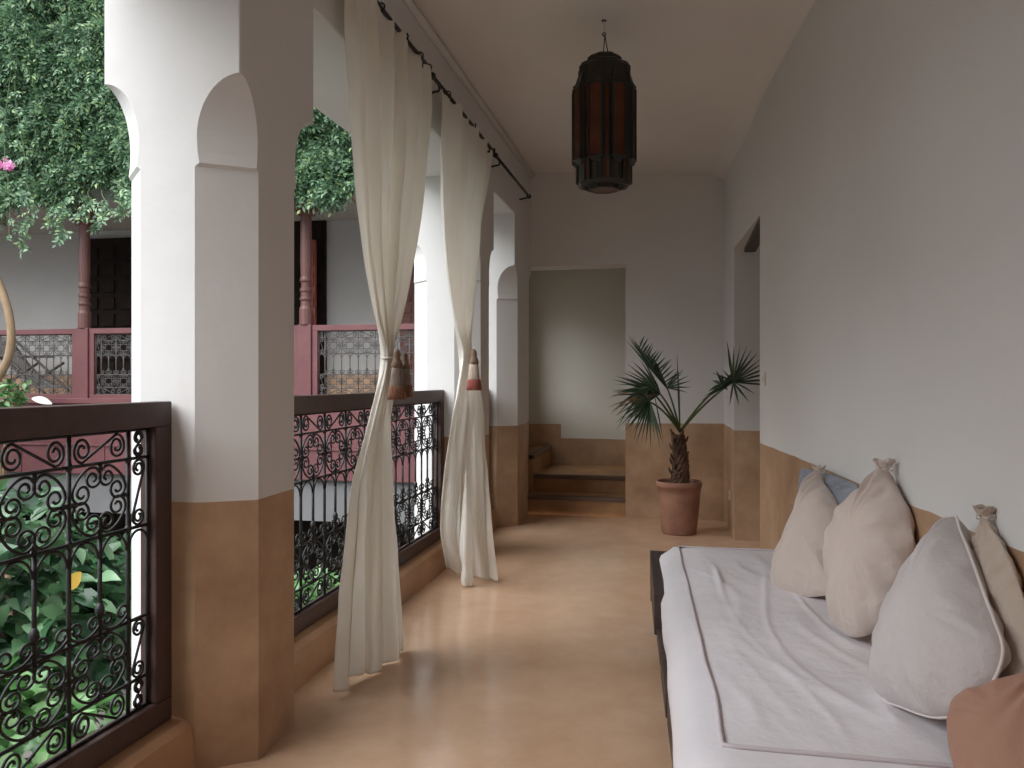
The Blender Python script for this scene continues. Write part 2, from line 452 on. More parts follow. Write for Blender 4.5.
step((DX0, YB + .03, -.01), (DX1, YB + .33, .16), 'lowest stair step in the doorway', ((DX0, YB + .015, .125), (DX1, YB + .085, .163)))
step((-1.40, YB + .33, -.01), (-.35, 8.38, .315), 'second stair step leading onto the landing', ((-1.40, YB + .315, .28), (-.35, YB + .385, .319)))
step((-1.62, YT, -.01), (-1.33, 8.38, .50), 'third stair step turning left off the landing', ((-1.39, YT, .465), (-1.315, 8.38, .504)))
step((XO, YT, -.01), (-1.62, 8.38, .70), 'fourth stair step going up to the left', ((-1.68, YT, .665), (-1.605, 8.38, .704)))

# ------------------------------------------------------------------ courtyard shell
m = MB(); m.box((-14, -5, -3.7), (-1.0, 13, -3.5)); struct(m.build('ground', M['stone']), 'paved courtyard floor far below', 'ground')
m = MB(); m.box((XO + .02, -5, -3.6), (XI, 8.4, -.2)); struct(m.build('wall_courtyard', M['white']), 'white courtyard wall under the gallery', 'wall')
m = MB(); m.box((-14.2, -5, -3.6), (-14, 13, 4.5)); struct(m.build('wall_courtyard.001', M['white']), 'courtyard wall out of frame at the left', 'wall')
m = MB(); m.box((-14, -5.2, -3.6), (-1.0, -5, 4.0)); struct(m.build('wall_courtyard.002', M['white']), 'courtyard wall behind the photographer', 'wall')
YF = 9.5
m = MB(); m.box((-14, YF + .06, .72), (XO, 11.5, .95)); struct(m.build('floor.001', M['tan']), 'raised floor of the gallery across the courtyard', 'floor')
m = MB(); m.box((-14, YF, -.08), (-1.9, YF + .09, .30)); m.box((-14, YF - .02, .30), (-1.9, YF + .09, .33)); m.box((-14, YF, .33), (-1.9, YF + .09, .88)); m.box((-14, YF - .04, .88), (-1.9, YF + .14, .95))
for k in range(18):
    x = -13.6 + k * .66
    m.box((x, YF - .012, -.06), (x + .03, YF + .01, .30))
struct(m.build('trim_3', M['redwood'], bevel=.004), 'oxide red wooden fascia under the far railings', 'trim')
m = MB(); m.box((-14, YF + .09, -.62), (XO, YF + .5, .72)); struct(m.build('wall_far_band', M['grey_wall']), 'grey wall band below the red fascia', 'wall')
m = MB(); m.box((-14, 11.2, -3.6), (XO, 11.3, .72)); struct(m.build('wall_far_ground', M['darkdoor_shade']), 'ground floor wall across the courtyard, coloured near black for shade', 'wall')  # near-black colour stands in for the shade inside the lower gallery
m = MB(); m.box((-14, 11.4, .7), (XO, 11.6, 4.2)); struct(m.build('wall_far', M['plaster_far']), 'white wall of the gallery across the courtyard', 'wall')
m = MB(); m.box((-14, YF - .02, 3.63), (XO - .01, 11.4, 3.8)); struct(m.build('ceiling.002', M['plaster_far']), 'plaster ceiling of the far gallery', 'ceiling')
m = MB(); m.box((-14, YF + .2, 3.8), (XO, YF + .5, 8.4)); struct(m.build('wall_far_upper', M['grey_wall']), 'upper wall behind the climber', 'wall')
m = MB(); m.box((-2.02, 8.62, -3.6), (XO - .01, 11.38, 4.2)); struct(m.build('wall_courtyard.003', M['white']), 'courtyard corner wall beyond the stairs', 'wall')

# ------------------------------------------------------------------ wrought iron railings
def half_scroll(R, a1=1.35, turns=1.35, r0=.42, r1=.13, n=34):
    pts = [(0., 0.)]; x = y = 0.; ph = 0.
    tot = a1 + turns * 2 * PI
    k = 0; N1 = 10
    seq = [a1 / N1] * N1 + [turns * 2 * PI / n] * n
    for j, d in enumerate(seq):
        ph += d / 2
        if j < N1: r = R
        else:
            t = (j - N1) / n; r = R * (r0 * (1 - t) ** 1.0 + r1 * t)
        x += r * math.cos(ph) * d; y += r * math.sin(ph) * d
        ph += d / 2
        pts.append((x, y))
    return pts
def cscroll(R, **k):
    h = half_scroll(R, **k)
    return [(-x, y) for x, y in reversed(h[1:])] + h
def sscroll(R, **k):
    h = half_scroll(R, **k)
    return [(-x, -y) for x, y in reversed(h[1:])] + h
def fit(pts, w, h=None):
    xs = [p[0] for p in pts]; ys = [p[1] for p in pts]
    cx = (min(xs) + max(xs)) / 2; cy = (min(ys) + max(ys)) / 2
    sx = w / (max(xs) - min(xs)); sy = sx if h is None else h / (max(ys) - min(ys))
    return [((x - cx) * sx, (y - cy) * sy) for x, y in pts]
def rot2(pts, a, c=(0, 0)):
    ca, sa = math.cos(a), math.sin(a)
    return [(c[0] + x * ca - y * sa, c[1] + x * sa + y * ca) for x, y in pts]

def s_curve(length, r, turns=1.7):
    h = length / 2 - r
    n = 26; L1 = [(-h + (.007 + (r - .007) * (k / n) ** .8) * math.cos(PI / 2 + turns * 2 * PI * (1 - k / n)), (.007 + (r - .007) * (k / n) ** .8) * math.sin(PI / 2 + turns * 2 * PI * (1 - k / n))) for k in range(n + 1)]
    return L1 + [(-x, -y) for x, y in reversed(L1)]
def make_iron_meshes(matl, rad, sides=5):
    """local frame: module 1 wide x heights in metres, in the Y-Z plane, centred on the module's middle"""
    R = {}
    W = .235
    def to3(p): return [(0, a, b) for a, b in p]
    # ring of four C-scrolls, one in each corner, curling inwards
    mb = MB()
    RR = .112
    c = [(x, y - RR) for x, y in cscroll(RR, a1=.36, turns=1.55, r0=.32, r1=.07)]
    for q in range(4):
        a = PI / 4 + q * PI / 2
        mb.tube(to3([(x, y * .87) for x, y in rot2(c, a + PI / 2)]), rad, sides)
    for q in range(4):
        a = q * PI / 2
        mb.tube(to3([(x * (1 if q % 2 == 0 else 1), y * .87) for x, y in rot2([(-.010, 0), (.014, 0)], a, (.098 * math.cos(a), .098 * math.sin(a)))]), rad * 1.7, 6)
    R['scroll_ring'] = mb
    # S scroll
    mb = MB(); s = s_curve(.205, .034)
    mb.tube(to3(s), rad, sides); R['s_scroll'] = mb
    # foot: pair of outward curls below a spindle + collar
    mb = MB()
    h = fit(half_scroll(.1, a1=.7, turns=1.2, r0=.35), .062, .05)
    for sg in (-1, 1):
        for cx in (-W / 4, W / 4):
            mb.tube([(0, cx + sg * (a + .031) * .93, b + .028) for a, b in h], rad, sides)
    R['foot_scroll'] = mb
    # arches on the spindles
    mb = MB()
    for cx in (-W / 4, W / 4):
        mb.tube([(0, cx + .052 * math.cos(t), -.058 + .052 * math.sin(t)) for t in np.linspace(0, PI, 13)], rad * .95, sides)
    R['spindle_arch'] = mb
    return {k: v for k, v in R.items()}

def railing(y0, y1, xc, label, group, base=0., wood='railwood', iron='iron', rad=.0041, rotate=None, sides=5, fw=.075, fd=.055):
    e = empty('balustrade', (xc, (y0 + y1) / 2, base + .163))
    tag(e, label, 'railing', group)
    hh = (y1 - y0) / 2
    zo = -.163                                        # local z = world z - .163
    ZT, ZB = 1.135 + zo, .163 + zo
    for nm, a, b in (('top_rail', (-fd / 2, -hh, ZT - fw), (fd / 2, hh, ZT)), ('bottom_rail', (-fd / 2, -hh, ZB), (fd / 2, hh, ZB + .072)),
                     ('stile', (-fd / 2, -hh, ZB + .072), (fd / 2, -hh + fw, ZT - fw)), ('stile', (-fd / 2, hh - fw, ZB + .072), (fd / 2, hh, ZT - fw))):
        mb = MB(); mb.box(a, b); mb.build(nm, M[wood], e, bevel=.004)
    ih = hh - fw
    zs = [1.055, .973, .772, .505, .327, .240]
    zs = [z + zo for z in zs]
    for z in zs:
        mb = MB(); mb.tube([(0, -ih - .01, z), (0, ih + .01, z)], rad * 1.25, 6); mb.build('cross_bar', M[iron], e, smooth=True)
    n = max(1, int(round((2 * ih - .18) / .235))); W = (2 * ih - .18) / n
    rm = make_iron_meshes(M[iron], rad, sides)
    cache = {}
    def put(kind, y, z, sy=1., sz=1.):
        if kind not in cache:
            o = rm[kind].build(kind, M[iron], e, smooth=True); cache[kind] = o
        else:
            o = cache[kind].copy(); col.objects.link(o); o.parent = e
        o.location = (0, y, z); o.scale = (1, sy, sz)
    bar = MB(); bar.tube([(0, 0, zs[-1]), (0, 0, zs[0])], rad * 1.5, 6)
    for zc_ in (zs[1], zs[2], zs[3], zs[4]): bar.lathe([(rad * 1.5, -.012), (rad * 2.6, -.004), (rad * 2.6, .004), (rad * 1.5, .012)], (0, 0, zc_), 6)
    spi = MB(); spi.tube([(0, 0, zs[3]), (0, 0, zs[2])], rad * 1.45, 6)
    spi.lathe([(rad * 1.4, -.02), (rad * 3, -.008), (rad * 3, .004), (rad * 1.4, .018)], (0, 0, zs[3] + .07), 8)
    b0 = bar.build('vertical_bar', M[iron], e, smooth=True); s0 = spi.build('spindle', M[iron], e, smooth=True)
    ys = [-ih + .09 + W * k for k in range(n + 1)]
    for k, y in enumerate(ys):
        if k == 0: o = b0
        else: o = b0.copy(); col.objects.link(o); o.parent = e
        o.location = (0, y, 0)
    f = W / .235
    for k in range(n):
        y = ys[k] + W / 2
        if k == 0: o = s0
        else: o = s0.copy(); col.objects.link(o); o.parent = e
        o.location = (0, y, 0)
        put('scroll_ring', y, (zs[1] + zs[2]) / 2, f)
        put('scroll_ring', y, (zs[3] + zs[4]) / 2, f, .9)
        sg = 1 if k % 2 else -1
        put('s_scroll', y, (zs[0] + zs[1]) / 2, f * sg, 1)
        put('s_scroll', y, (zs[4] + zs[5]) / 2, -f * sg, 1)
        put('spindle_arch', y, zs[2], f)
        put('foot_scroll', y, zs[3], f)
    # half-width end panels: an upright S in each band
    for sg in (-1, 1):
        for (za, zb) in ((zs[0], zs[1]), (zs[1], zs[2]), (zs[3], zs[4]), (zs[4], zs[5])):
            mb = MB(); q = rot2(s_curve((za - zb) - .008, .026 if za - zb > .12 else .019), PI / 2)
            mb.tube([(0, sg * (ih - .045) + a, (za + zb) / 2 + b) for a, b in q], rad, sides)
            mb.build('end_scroll', M[iron], e, smooth=True)
        mb = MB(); mb.tube([(0, sg * (ih - .045) + .04 * math.cos(t), zs[2] - .05 + .04 * math.sin(t)) for t in np.linspace(0, PI, 11)], rad, sides)
        mb.build('spindle_arch', M[iron], e, smooth=True)
        mb = MB(); mb.tube([(0, sg * (ih - .006), zs[5]), (0, sg * (ih - .006), zs[0])], rad * 1.2, 6)
        mb.build('vertical_bar', M[iron], e, smooth=True)
    if rotate is not None:
        e.location = rotate[0]; e.rotation_euler = (0, 0, rotate[1])
    return e
XR = -1.548
G1 = 'dark wrought iron balustrades along the gallery'
railing(-.19, 2.187, XR, 'dark wrought iron balustrade at the left, before the nearest pillar', G1)
railing(2.70, 5.09, XR, 'wrought iron balustrade partly behind the two cream curtains', G1)
railing(5.59, 6.34, XR, 'short balustrade beyond the far curtain, seen as a dark edge', G1)

# far railings, posts
post_u = [83, 305]
px = [on_y(u, 380, YF).x for u in post_u]
sp = px[1] - px[0]
posts = [px[0] - sp, px[0], px[1], -2.13]
for i, x in enumerate(posts[:3]):
    e = empty('veranda_post', (x, YF + .03, .95))
    tag(e, ['red turned wooden veranda post beyond the left edge of the view', 'red turned wooden veranda post left of the nearest pillar, under the climber',
            'red turned wooden veranda post between the nearest pillar and near curtain', 'red turned wooden veranda post hidden by the middle pillar'][i], 'post', 'red wooden posts of the far gallery')
    mb = MB(); mb.box((-.095, -.06, -.02), (.095, .06, .96)); mb.build('post_base', M['redwood'], e, bevel=.01)
    mb = MB()
    mb.lathe([(.085, .96), (.085, 1.16), (.07, 1.20), (.068, 1.26), (.08, 1.28), (.08, 1.30), (.068, 1.32), (.066, 1.37), (.078, 1.39), (.078, 1.42), (.062, 1.44), (.064, 1.50),
              (.078, 1.52), (.078, 1.54), (.066, 1.58), (.074, 1.75), (.072, 2.1), (.068, 2.36)], n=14)
    mb.build('turned_shaft', M['shaft'], e, smooth=False)
    mb = MB(); mb.box((-.10, -.08, 2.36), (.10, .08, 2.42)); mb.box((-.14, -.09, 2.42), (.14, .09, 2.68)); mb.build('capital', M['darkred'], e, bevel=.02)
lab = ['far red-framed iron railing at the left edge, in front of the deck chair', 'far red-framed iron railing panel partly behind the nearest pillar and near curtain', 'far red-framed iron railing beyond the near curtain']
# two sections between posts as the photo shows; each has its own red frame
def far_rail(xa, xb, label):
    ln = xb - xa
    railing(-ln / 2, ln / 2, 0, label, 'red-framed railings of the far gallery', base=0, wood='redwood', iron='greyiron', rad=.0052, sides=4, fw=.072, fd=.07,
            rotate=(((xa + xb) / 2, YF + .03, .93), PI / 2))
far_rail(posts[0] + .1, posts[1] - .1, lab[0])
far_rail(posts[1] + .1, posts[2] - .1, lab[1])
far_rail(posts[2] + .1, posts[3] - .1, lab[2])

# far doors
def far_door(name, u0, u1, v_top, lab, m1, arch=False):
    a = on_y(u0, v_top, 11.4); b = on_y(u1, v_top, 11.4)
    w = b.x - a.x; h = a.z - .95
    e = empty(name, ((a.x + b.x) / 2, 11.34, .95)); struct(e, lab, 'door')
    mb = MB()
    if arch:
        pts = [(-w / 2, 0), (w / 2, 0)] + [(w / 2 * math.cos(t), h - w / 2 + w / 2 * math.sin(t)) for t in np.linspace(0, PI, 15)]
        vs = [(x, -.03, z) for x, z in pts] + [(x, .05, z) for x, z in pts]; n = len(pts)
        mb.add(vs, [tuple(range(n)), tuple(range(2 * n - 1, n - 1, -1))] + [(i, n + i, n + (i + 1) % n, (i + 1) % n) for i in range(n)])
    else:
        mb.box((-w / 2, -.02, 0), (w / 2, .05, h))
    mb.build('door_leaf', m1, e)
    leaf = e.children[0] if e.children else e
    mb = MB(); nx, nz = 5, 9
    hh = h - (w / 2 if arch else .1)
    for i in range(nx):
        for j in range(nz):
            x = -w / 2 + w * (i + .15) / nx; z = hh * (j + .12) / nz
            mb.box((x, -.05, z), (x + w / nx * .7, -.02, z + hh / nz * .74))
    mb.build('door_panel', m1, e, bevel=.012)
    return e
far_door('door_2', 88, 172, 240, 'dark carved door across the courtyard, left of the nearest pillar', M['darkdoor_shade'])
far_door('door_3', 250, 327, 196, 'dark red carved door across the courtyard, behind the second post', M['darkdoor_shade'])
far_door('door_4', 402, 470, 257, 'arched dark door across the courtyard, right of the near curtain', M['darkred'], True)
# open red shutter leaf beside the second post
p = on_y(313, 325, 11.2)
m = MB(); m.box((p.x - .07, 11.12, .95), (p.x + .07, 11.18, 3.3))
for k in range(7): m.box((p.x - .05, 11.09, 1.1 + k * .3), (p.x + .05, 11.12, 1.3 + k * .3))
d = Vector((p.x, 11.15, .95))
tag(shift(m, d).build('door_shutter', plain('bright_oxide_red_wood', (.24, .045, .03), (.30, .065, .045), 5, .5, .3, 20), loc=d, bevel=.004), 'narrow red wooden shutter leaf standing behind the second veranda post', 'shutter')

# deck chair behind the far railing
a = on_y(24, 360, 10.6)
e = empty('deck_chair', (a.x, 10.6, .95)); tag(e, 'wooden deck chair with a grey sling behind the far left railing', 'deck chair')
def bar(mb, p, q, r=.02): mb.tube([p, q], r, 6)
for s_ in (-.27, .27):
    mb = MB(); bar(mb, (-.5, s_, .95), (.62, s_, .05)); mb.build('side_rail', M['darkwood'], e)
    mb = MB(); bar(mb, (-.35, s_ * .9, .03), (.5, s_ * .9, .52)); mb.build('leg', M['darkwood'], e)
    mb = MB(); mb.box((-.42, s_ - .03, .60), (.28, s_ + .03, .635)); mb.build('armrest', M['darkwood'], e)
mb = MB(); mb.grid([[(-.48 + 1.0 * t, y, .93 - .80 * t - .16 * math.sin(PI * t)) for y in np.linspace(-.25, .25, 6)] for t in np.linspace(0, 1, 16)]); mb.build('sling', M['beigecloth'], e, smooth=True, solid=.006)

# ------------------------------------------------------------------ foliage
def leaf_mesh(centres, dirs, norms, lens, wid, fold=.25, simple=False):
    """one pointed, slightly folded leaf per row; returns verts, faces as arrays"""
    n = len(centres)
    d = dirs / np.linalg.norm(dirs, axis=1)[:, None]
    s = np.cross(d, norms); s /= (np.linalg.norm(s, axis=1)[:, None] + 1e-9)
    u = np.cross(s, d)
    L_ = lens[:, None]; W_ = wid[:, None]
    base = centres
    q1 = centres + d * L_ * .45
    tip = centres + d * L_ - u * L_ * .12
    l = q1 + s * W_ * .5 + u * W_ * fold
    r = q1 - s * W_ * .5 + u * W_ * fold
    v = np.stack([base, r, tip, l, q1], axis=1).reshape(-1, 3)
    o = (np.arange(n) * 5)[:, None]
    f = np.concatenate([o + np.array([[0, 1, 4]]), o + np.array([[1, 2, 4]]), o + np.array([[4, 2, 3]]), o + np.array([[0, 4, 3]])], axis=0)
    return v, f
def broad_leaf_mesh(c, dirs, norms, lens, wid):
    n = len(c); d = dirs / np.linalg.norm(dirs, axis=1)[:, None]
    s = np.cross(d, norms); s /= (np.linalg.norm(s, axis=1)[:, None] + 1e-9); u = np.cross(s, d)
    L_ = lens[:, None]; W_ = wid[:, None]; V = [c]
    for t, w in ((.14, .30), (.32, .5), (.55, .47), (.78, .26)):
        q = c + d * L_ * t - u * L_ * .22 * t * t
        V += [q - s * W_ * w + u * W_ * w * .35, q, q + s * W_ * w + u * W_ * w * .35]
    V.append(c + d * L_ - u * L_ * .26)
    v = np.stack(V, axis=1).reshape(-1, 3); k = len(V); o = (np.arange(n) * k)[:, None]
    T = [(0, 1, 2), (0, 2, 3)]
    for j in range(3):
        a = 1 + 3 * j; T += [(a, a + 3, a + 4), (a, a + 4, a + 1), (a + 1, a + 4, a + 5), (a + 1, a + 5, a + 2)]
    T += [(10, 13, 11), (11, 13, 12)]
    return v, np.concatenate([o + np.array([t]) for t in T], axis=0)
def mesh_from(v, f, name, matl, parent=None, loc=(0, 0, 0)):
    me = bpy.data.meshes.new(name)
    v = v - np.array(loc)
    me.vertices.add(len(v)); me.vertices.foreach_set('co', v.astype(np.float32).ravel())
    me.loops.add(len(f) * 3); me.loops.foreach_set('vertex_index', f.astype(np.int32).ravel())
    me.polygons.add(len(f)); me.polygons.foreach_set('loop_start', (np.arange(len(f)) * 3).astype(np.int32))
    me.materials.append(matl); me.update(calc_edges=True); me.validate()
    o = bpy.data.objects.new(name, me); col.objects.link(o)
    if parent is not None: o.parent = parent
    else: o.location = loc
    return o
def sprays(P, D, size, nl=7):
    """compound leaves: base points P, directions D -> leaflets along a rachis"""
    n = len(P); D = D / np.linalg.norm(D, axis=1)[:, None]
    nr = rng.normal(size=(n, 3)); nr[:, 2] += .6; nr[:, 1] -= .6
    S = np.cross(D, nr); S /= np.linalg.norm(S, axis=1)[:, None]
    U = np.cross(S, D)
    C, DD, NN, LL, WW = [], [], [], [], []
    for k in range(nl):
        t = (k // 2 + .6) / (nl / 2)
        side = 0 if k == nl - 1 else (1 if k % 2 else -1)
        c = P + D * (size * t)[:, None] - U * (size * .25 * t * t)[:, None] * 0
        dd = D * (.55 if side else 1) + S * side * .85 + rng.normal(size=(n, 3)) * .12
        C.append(c); DD.append(dd); NN.append(U); LL.append(size * (.52 - .12 * abs(t - .5))); WW.append(size * .22)
    return leaf_mesh(np.concatenate(C), np.concatenate(DD), np.concatenate(NN), np.concatenate(LL), np.concatenate(WW))

# climber over the far gallery: a lumpy mass, its skirt hanging over the post tops
def climber(xa, xb, zlow, ztop, n, label, loc, flowers=None, tend=()):
    e = empty('climbing_vine', loc); tag(e, label, 'climbing plant', 'climbers over the far gallery')
    la = np.array(loc)
    X = rng.uniform(xa, xb, n); tz = rng.uniform(0, 1, n) ** 1.15
    low = np.array([zlow(x) for x in X])
    Z = low + tz * (ztop - low)
    lump = np.array([noise.noise(Vector((x * 1.3, z * 1.6, 3))) + .5 * noise.noise(Vector((x * 3.1, z * 3.4, 9))) for x, z in zip(X, Z)])
    Y = YF - .55 - .38 * lump - .35 * np.clip((Z - 3.6) / 2, 0, 1) + np.abs(rng.normal(size=n)) * .12
    P = np.stack([X, Y, Z], 1)
    D = rng.normal(size=(n, 3)) * .55; D[:, 2] -= .75; D[:, 1] -= .45
    v, f = sprays(P, D, rng.uniform(.10, .19, n))
    mesh_from(v, f, 'foliage', M['climber'], e, loc)
    # bumpy dark green backing sheet that closes the gaps between the sprays
    rows = []
    for z in np.linspace(0, 1, 30):
        r = []
        for x in np.linspace(xa, xb, 60):
            zz = zlow(x) + .12 + z * (ztop - zlow(x) - .12)
            lu = noise.noise(Vector((x * 1.3, zz * 1.6, 3))) + .5 * noise.noise(Vector((x * 3.1, zz * 3.4, 9)))
            r.append((x - loc[0], YF - .38 - .38 * lu - .35 * min(1, max(0, (zz - 3.6) / 2)) - loc[1], zz - loc[2]))
        rows.append(r)
    mb = MB(); mb.grid(rows); mb.build('inner_backing', plain('dark_green_backing', (.012, .03, .016), (.03, .06, .03), 8, .9, 1, 14), e, smooth=True)
    mb = MB()
    for k in range(9):
        x = xa + (xb - xa) * (k + .5) / 9
        mb.tube([(x - loc[0] + .15 * math.sin(z * 3 + k), YF - .42 - loc[1] - .1 * math.sin(z * 2 + k), z - loc[2]) for z in np.linspace(zlow(x) - .1, ztop, 20)], .012, 5)
    mb.build('stem', M['bark'], e, smooth=True)
    if tend:
        mb = MB(); PP = []; DD = []
        for (u, v0, v1) in tend:
            p0 = on_y(u, v0, 8.55); p1 = on_y(u + random.uniform(-6, 12), v1, 8.5)
            pts = [p0.lerp(p1, t) + Vector((.05 * math.sin(t * 7 + u), 0, 0)) for t in np.linspace(0, 1, 12)]
            mb.tube([q - Vector(loc) for q in pts], .006, 4)
            for q in pts[3:]:
                for _ in range(2): PP.append(q); DD.append((random.uniform(-1, 1), -.4, -.6))
        mb.build('tendril', M['stemgreen'], e)
        v, f = sprays(np.array([tuple(q) for q in PP]), np.array(DD), rng.uniform(.09, .16, len(PP)))
        mesh_from(v, f, 'hanging_spray', M['climber'], e, loc)
    if flowers:
        C = []; D = []
        for (u, v_) in flowers:
            p_ = on_y(u, v_, 8.35)
            for _ in range(9):
                C.append(tuple(p_ + Vector((random.gauss(0, .03), random.gauss(0, .03), random.gauss(0, .02))))); D.append((random.gauss(0, 1), random.gauss(-.6, .6), random.gauss(0, .7)))
        C = np.array(C); D = np.array(D); k = len(C)
        v, f = leaf_mesh(C, D, rng.normal(size=(k, 3)), np.full(k, .075), np.full(k, .06))
        mesh_from(v, f, 'blossom', M['pink'], e, loc)
    return e
xl = on_y(-90, 0, 8.9).x; xm = on_y(205, 0, 8.9).x; xr = on_y(430, 0, 8.9).x
def zl1(x): return 3.58 + .13 * math.sin(x * 2.3) + .10 * math.sin(x * 5.1 + 1)
def zl2(x): return 3.47 + .07 * math.sin(x * 3.3) + .05 * math.sin(x * 8.1 + 1)
climber(xl, xm, zl1, 7.4, 15000, 'green climbing vine cascading over the far gallery, left of the nearest pillar', (-8, 8.9, 3.4),
        flowers=[(2, 163), (8, 165), (13, 168), (4, 166)], tend=[(8, 60, 235), (30, 180, 245), (52, 195, 235), (105, 190, 225), (118, 180, 212), (92, 190, 215), (70, 190, 214), (14, 10, 190)])
climber(xm, xr, zl2, 7.0, 9000, 'green climbing vine over the far gallery, right of the nearest pillar', (-4.2, 8.9, 3.5))

def bush(name, label, c, rad, n, size, matl, trunk_r=.05, base=-3.5, group='courtyard plants', squash=.8, extra=None):
    e = empty(name, (c[0], c[1], base)); tag(e, label, 'plant', group)
    loc = (c[0], c[1], base)
    d = rng.normal(size=(n, 3)); d /= np.linalg.norm(d, axis=1)[:, None]
    lum = np.array([noise.noise(Vector(tuple(q * 2.2)) + Vector(c)) for q in d])
    r = rad * (1 + .45 * lum) * rng.uniform(.55, 1.0, n) ** .6
    P = np.array(c) + d * r[:, None] * np.array([1, 1, squash])
    D = d * .6 + rng.normal(size=(n, 3)) * .5; D[:, 2] -= .25
    NR = d * .4 + rng.normal(size=(n, 3)) * .45; NR[:, 2] += .9
    L_ = rng.uniform(.7, 1.25, n) * size
    v, f = broad_leaf_mesh(P, D, NR, L_, L_ * .52)
    o = mesh_from(v, f, 'foliage', matl, e, loc); o.data.polygons.foreach_set('use_smooth', [True] * len(o.data.polygons))
    mb = MB()
    h = c[2] - base
    mb.tube([(0.06 * math.sin(t * 5), .05 * math.sin(t * 4), t * h) for t in np.linspace(0, 1, 10)], [trunk_r * (1 - .5 * t) for t in np.linspace(0, 1, 10)], 8)
    for k in range(9):
        a = random.uniform(0, 2 * PI); q = Vector((math.cos(a) * rad * .7, math.sin(a) * rad * .7, h + random.uniform(-.2, .6) * rad))
        s0 = Vector((0, 0, h * .72)); mb.tube([s0.lerp(q, t) + Vector((0, 0, .15 * math.sin(PI * t))) for t in np.linspace(0, 1, 6)], [trunk_r * .4 * (1 - .7 * t) for t in np.linspace(0, 1, 6)], 5)
    mb.build('trunk', M['bark'], e, smooth=True)
    return e
e = bush('courtyard_tree', 'broad-leaved green courtyard tree rising behind the nearest railing', (-4.15, 4.15, -.25), .85, 2000, .18, M['bush'])
# two odd leaves of that tree: a pale one over the handrail and a yellowing one
q = at(30, 401, 4.6); q2 = at(49, 397, 4.6)
mb = MB()
def flat_leaf(mb, p, tip, w, up):
    d = tip - p; s = d.cross(up).normalized() * w; n = 8; rows = []
    for k in range(n + 1):
        t = k / n; ww = math.sin(PI * min(1, t * .94 + .03)) ** .8
        c = p + d * t - up * (.1 * d.length * t * t)
        rows.append([c - s * ww + up * .2 * w * ww, c, c + s * ww + up * .2 * w * ww])
    mb.grid(rows)
flat_leaf(mb, at(52, 404, 4.6), at(31, 397, 4.55), .035, Vector((.1, -.5, .8)))
o = shift(mb, e.location).build('pale_leaf', M['pale'], e, smooth=True); o['label'] = 'pale variegated leaf showing over the handrail'
mb = MB(); flat_leaf(mb, at(68, 590, 3.75), at(80, 572, 3.7), .030, Vector((.3, -.8, .2)))
o = shift(mb, e.location).build('yellow_leaf', M['yellow'], e, smooth=True); o['label'] = 'yellowing leaf'
bush('courtyard_shrub', 'bright green shrub low behind the nearest railing', (-3.45, 3.35, -.95), .72, 1700, .155, M['bush2'])
bush('courtyard_shrub', 'dark green shrub below the left end of the nearest railing', (-4.6, 3.0, -.7), .8, 1500, .17, M['bush'])
bush('courtyard_shrub', 'dark leafy shrub deep behind the bottom of the nearest railing', (-3.0, 2.3, -1.6), .75, 1500, .15, M['bush'])
bush('courtyard_shrub', 'light green shrub low behind the left of the near curtain', (-3.6, 7.35, -1.2), .55, 900, .13, M['bush2'])
bush('courtyard_shrub', 'bright leafy plant on the courtyard floor behind the near curtain', (-3.1, 5.6, -1.62), .45, 420, .14, M['bush2'])
bush('courtyard_shrub', 'leafy shrub against the far railing at the left edge', (-8.68, 8.9, .98), .26, 300, .09, M['bush2'])
# bent bare branch at the left edge
pts = [on_y(u, v, 8.8) for u, v in ((-22, 250), (-8, 268), (2, 290), (9, 312), (12, 335), (9, 358), (0, 376), (-14, 392))]
m = MB(); sm = []
for k in range(len(pts) - 1):
    for t in (0, .25, .5, .75): sm.append(pts[k].lerp(pts[k + 1], t))
sm.append(pts[-1])
for _ in range(3): sm = [sm[0]] + [(sm[i - 1] + sm[i] * 2 + sm[i + 1]) / 4 for i in range(1, len(sm) - 1)] + [sm[-1]]
base = sm[-1]
sm += [base + Vector((-.3, 0, -.5)), base + Vector((-.4, 0, -2.0)), Vector((base.x - .4, 8.8, -3.5))]
d = Vector(sm[-1]); m.tube([p_ for p_ in sm], [.05] * (len(sm) - 3) + [.06, .07, .08], 9)
tag(shift(m, d).build('vine_trunk', M['bark'], smooth=True, loc=d), 'bent pale tan vine trunk at the left edge, before the far railing', 'trunk')

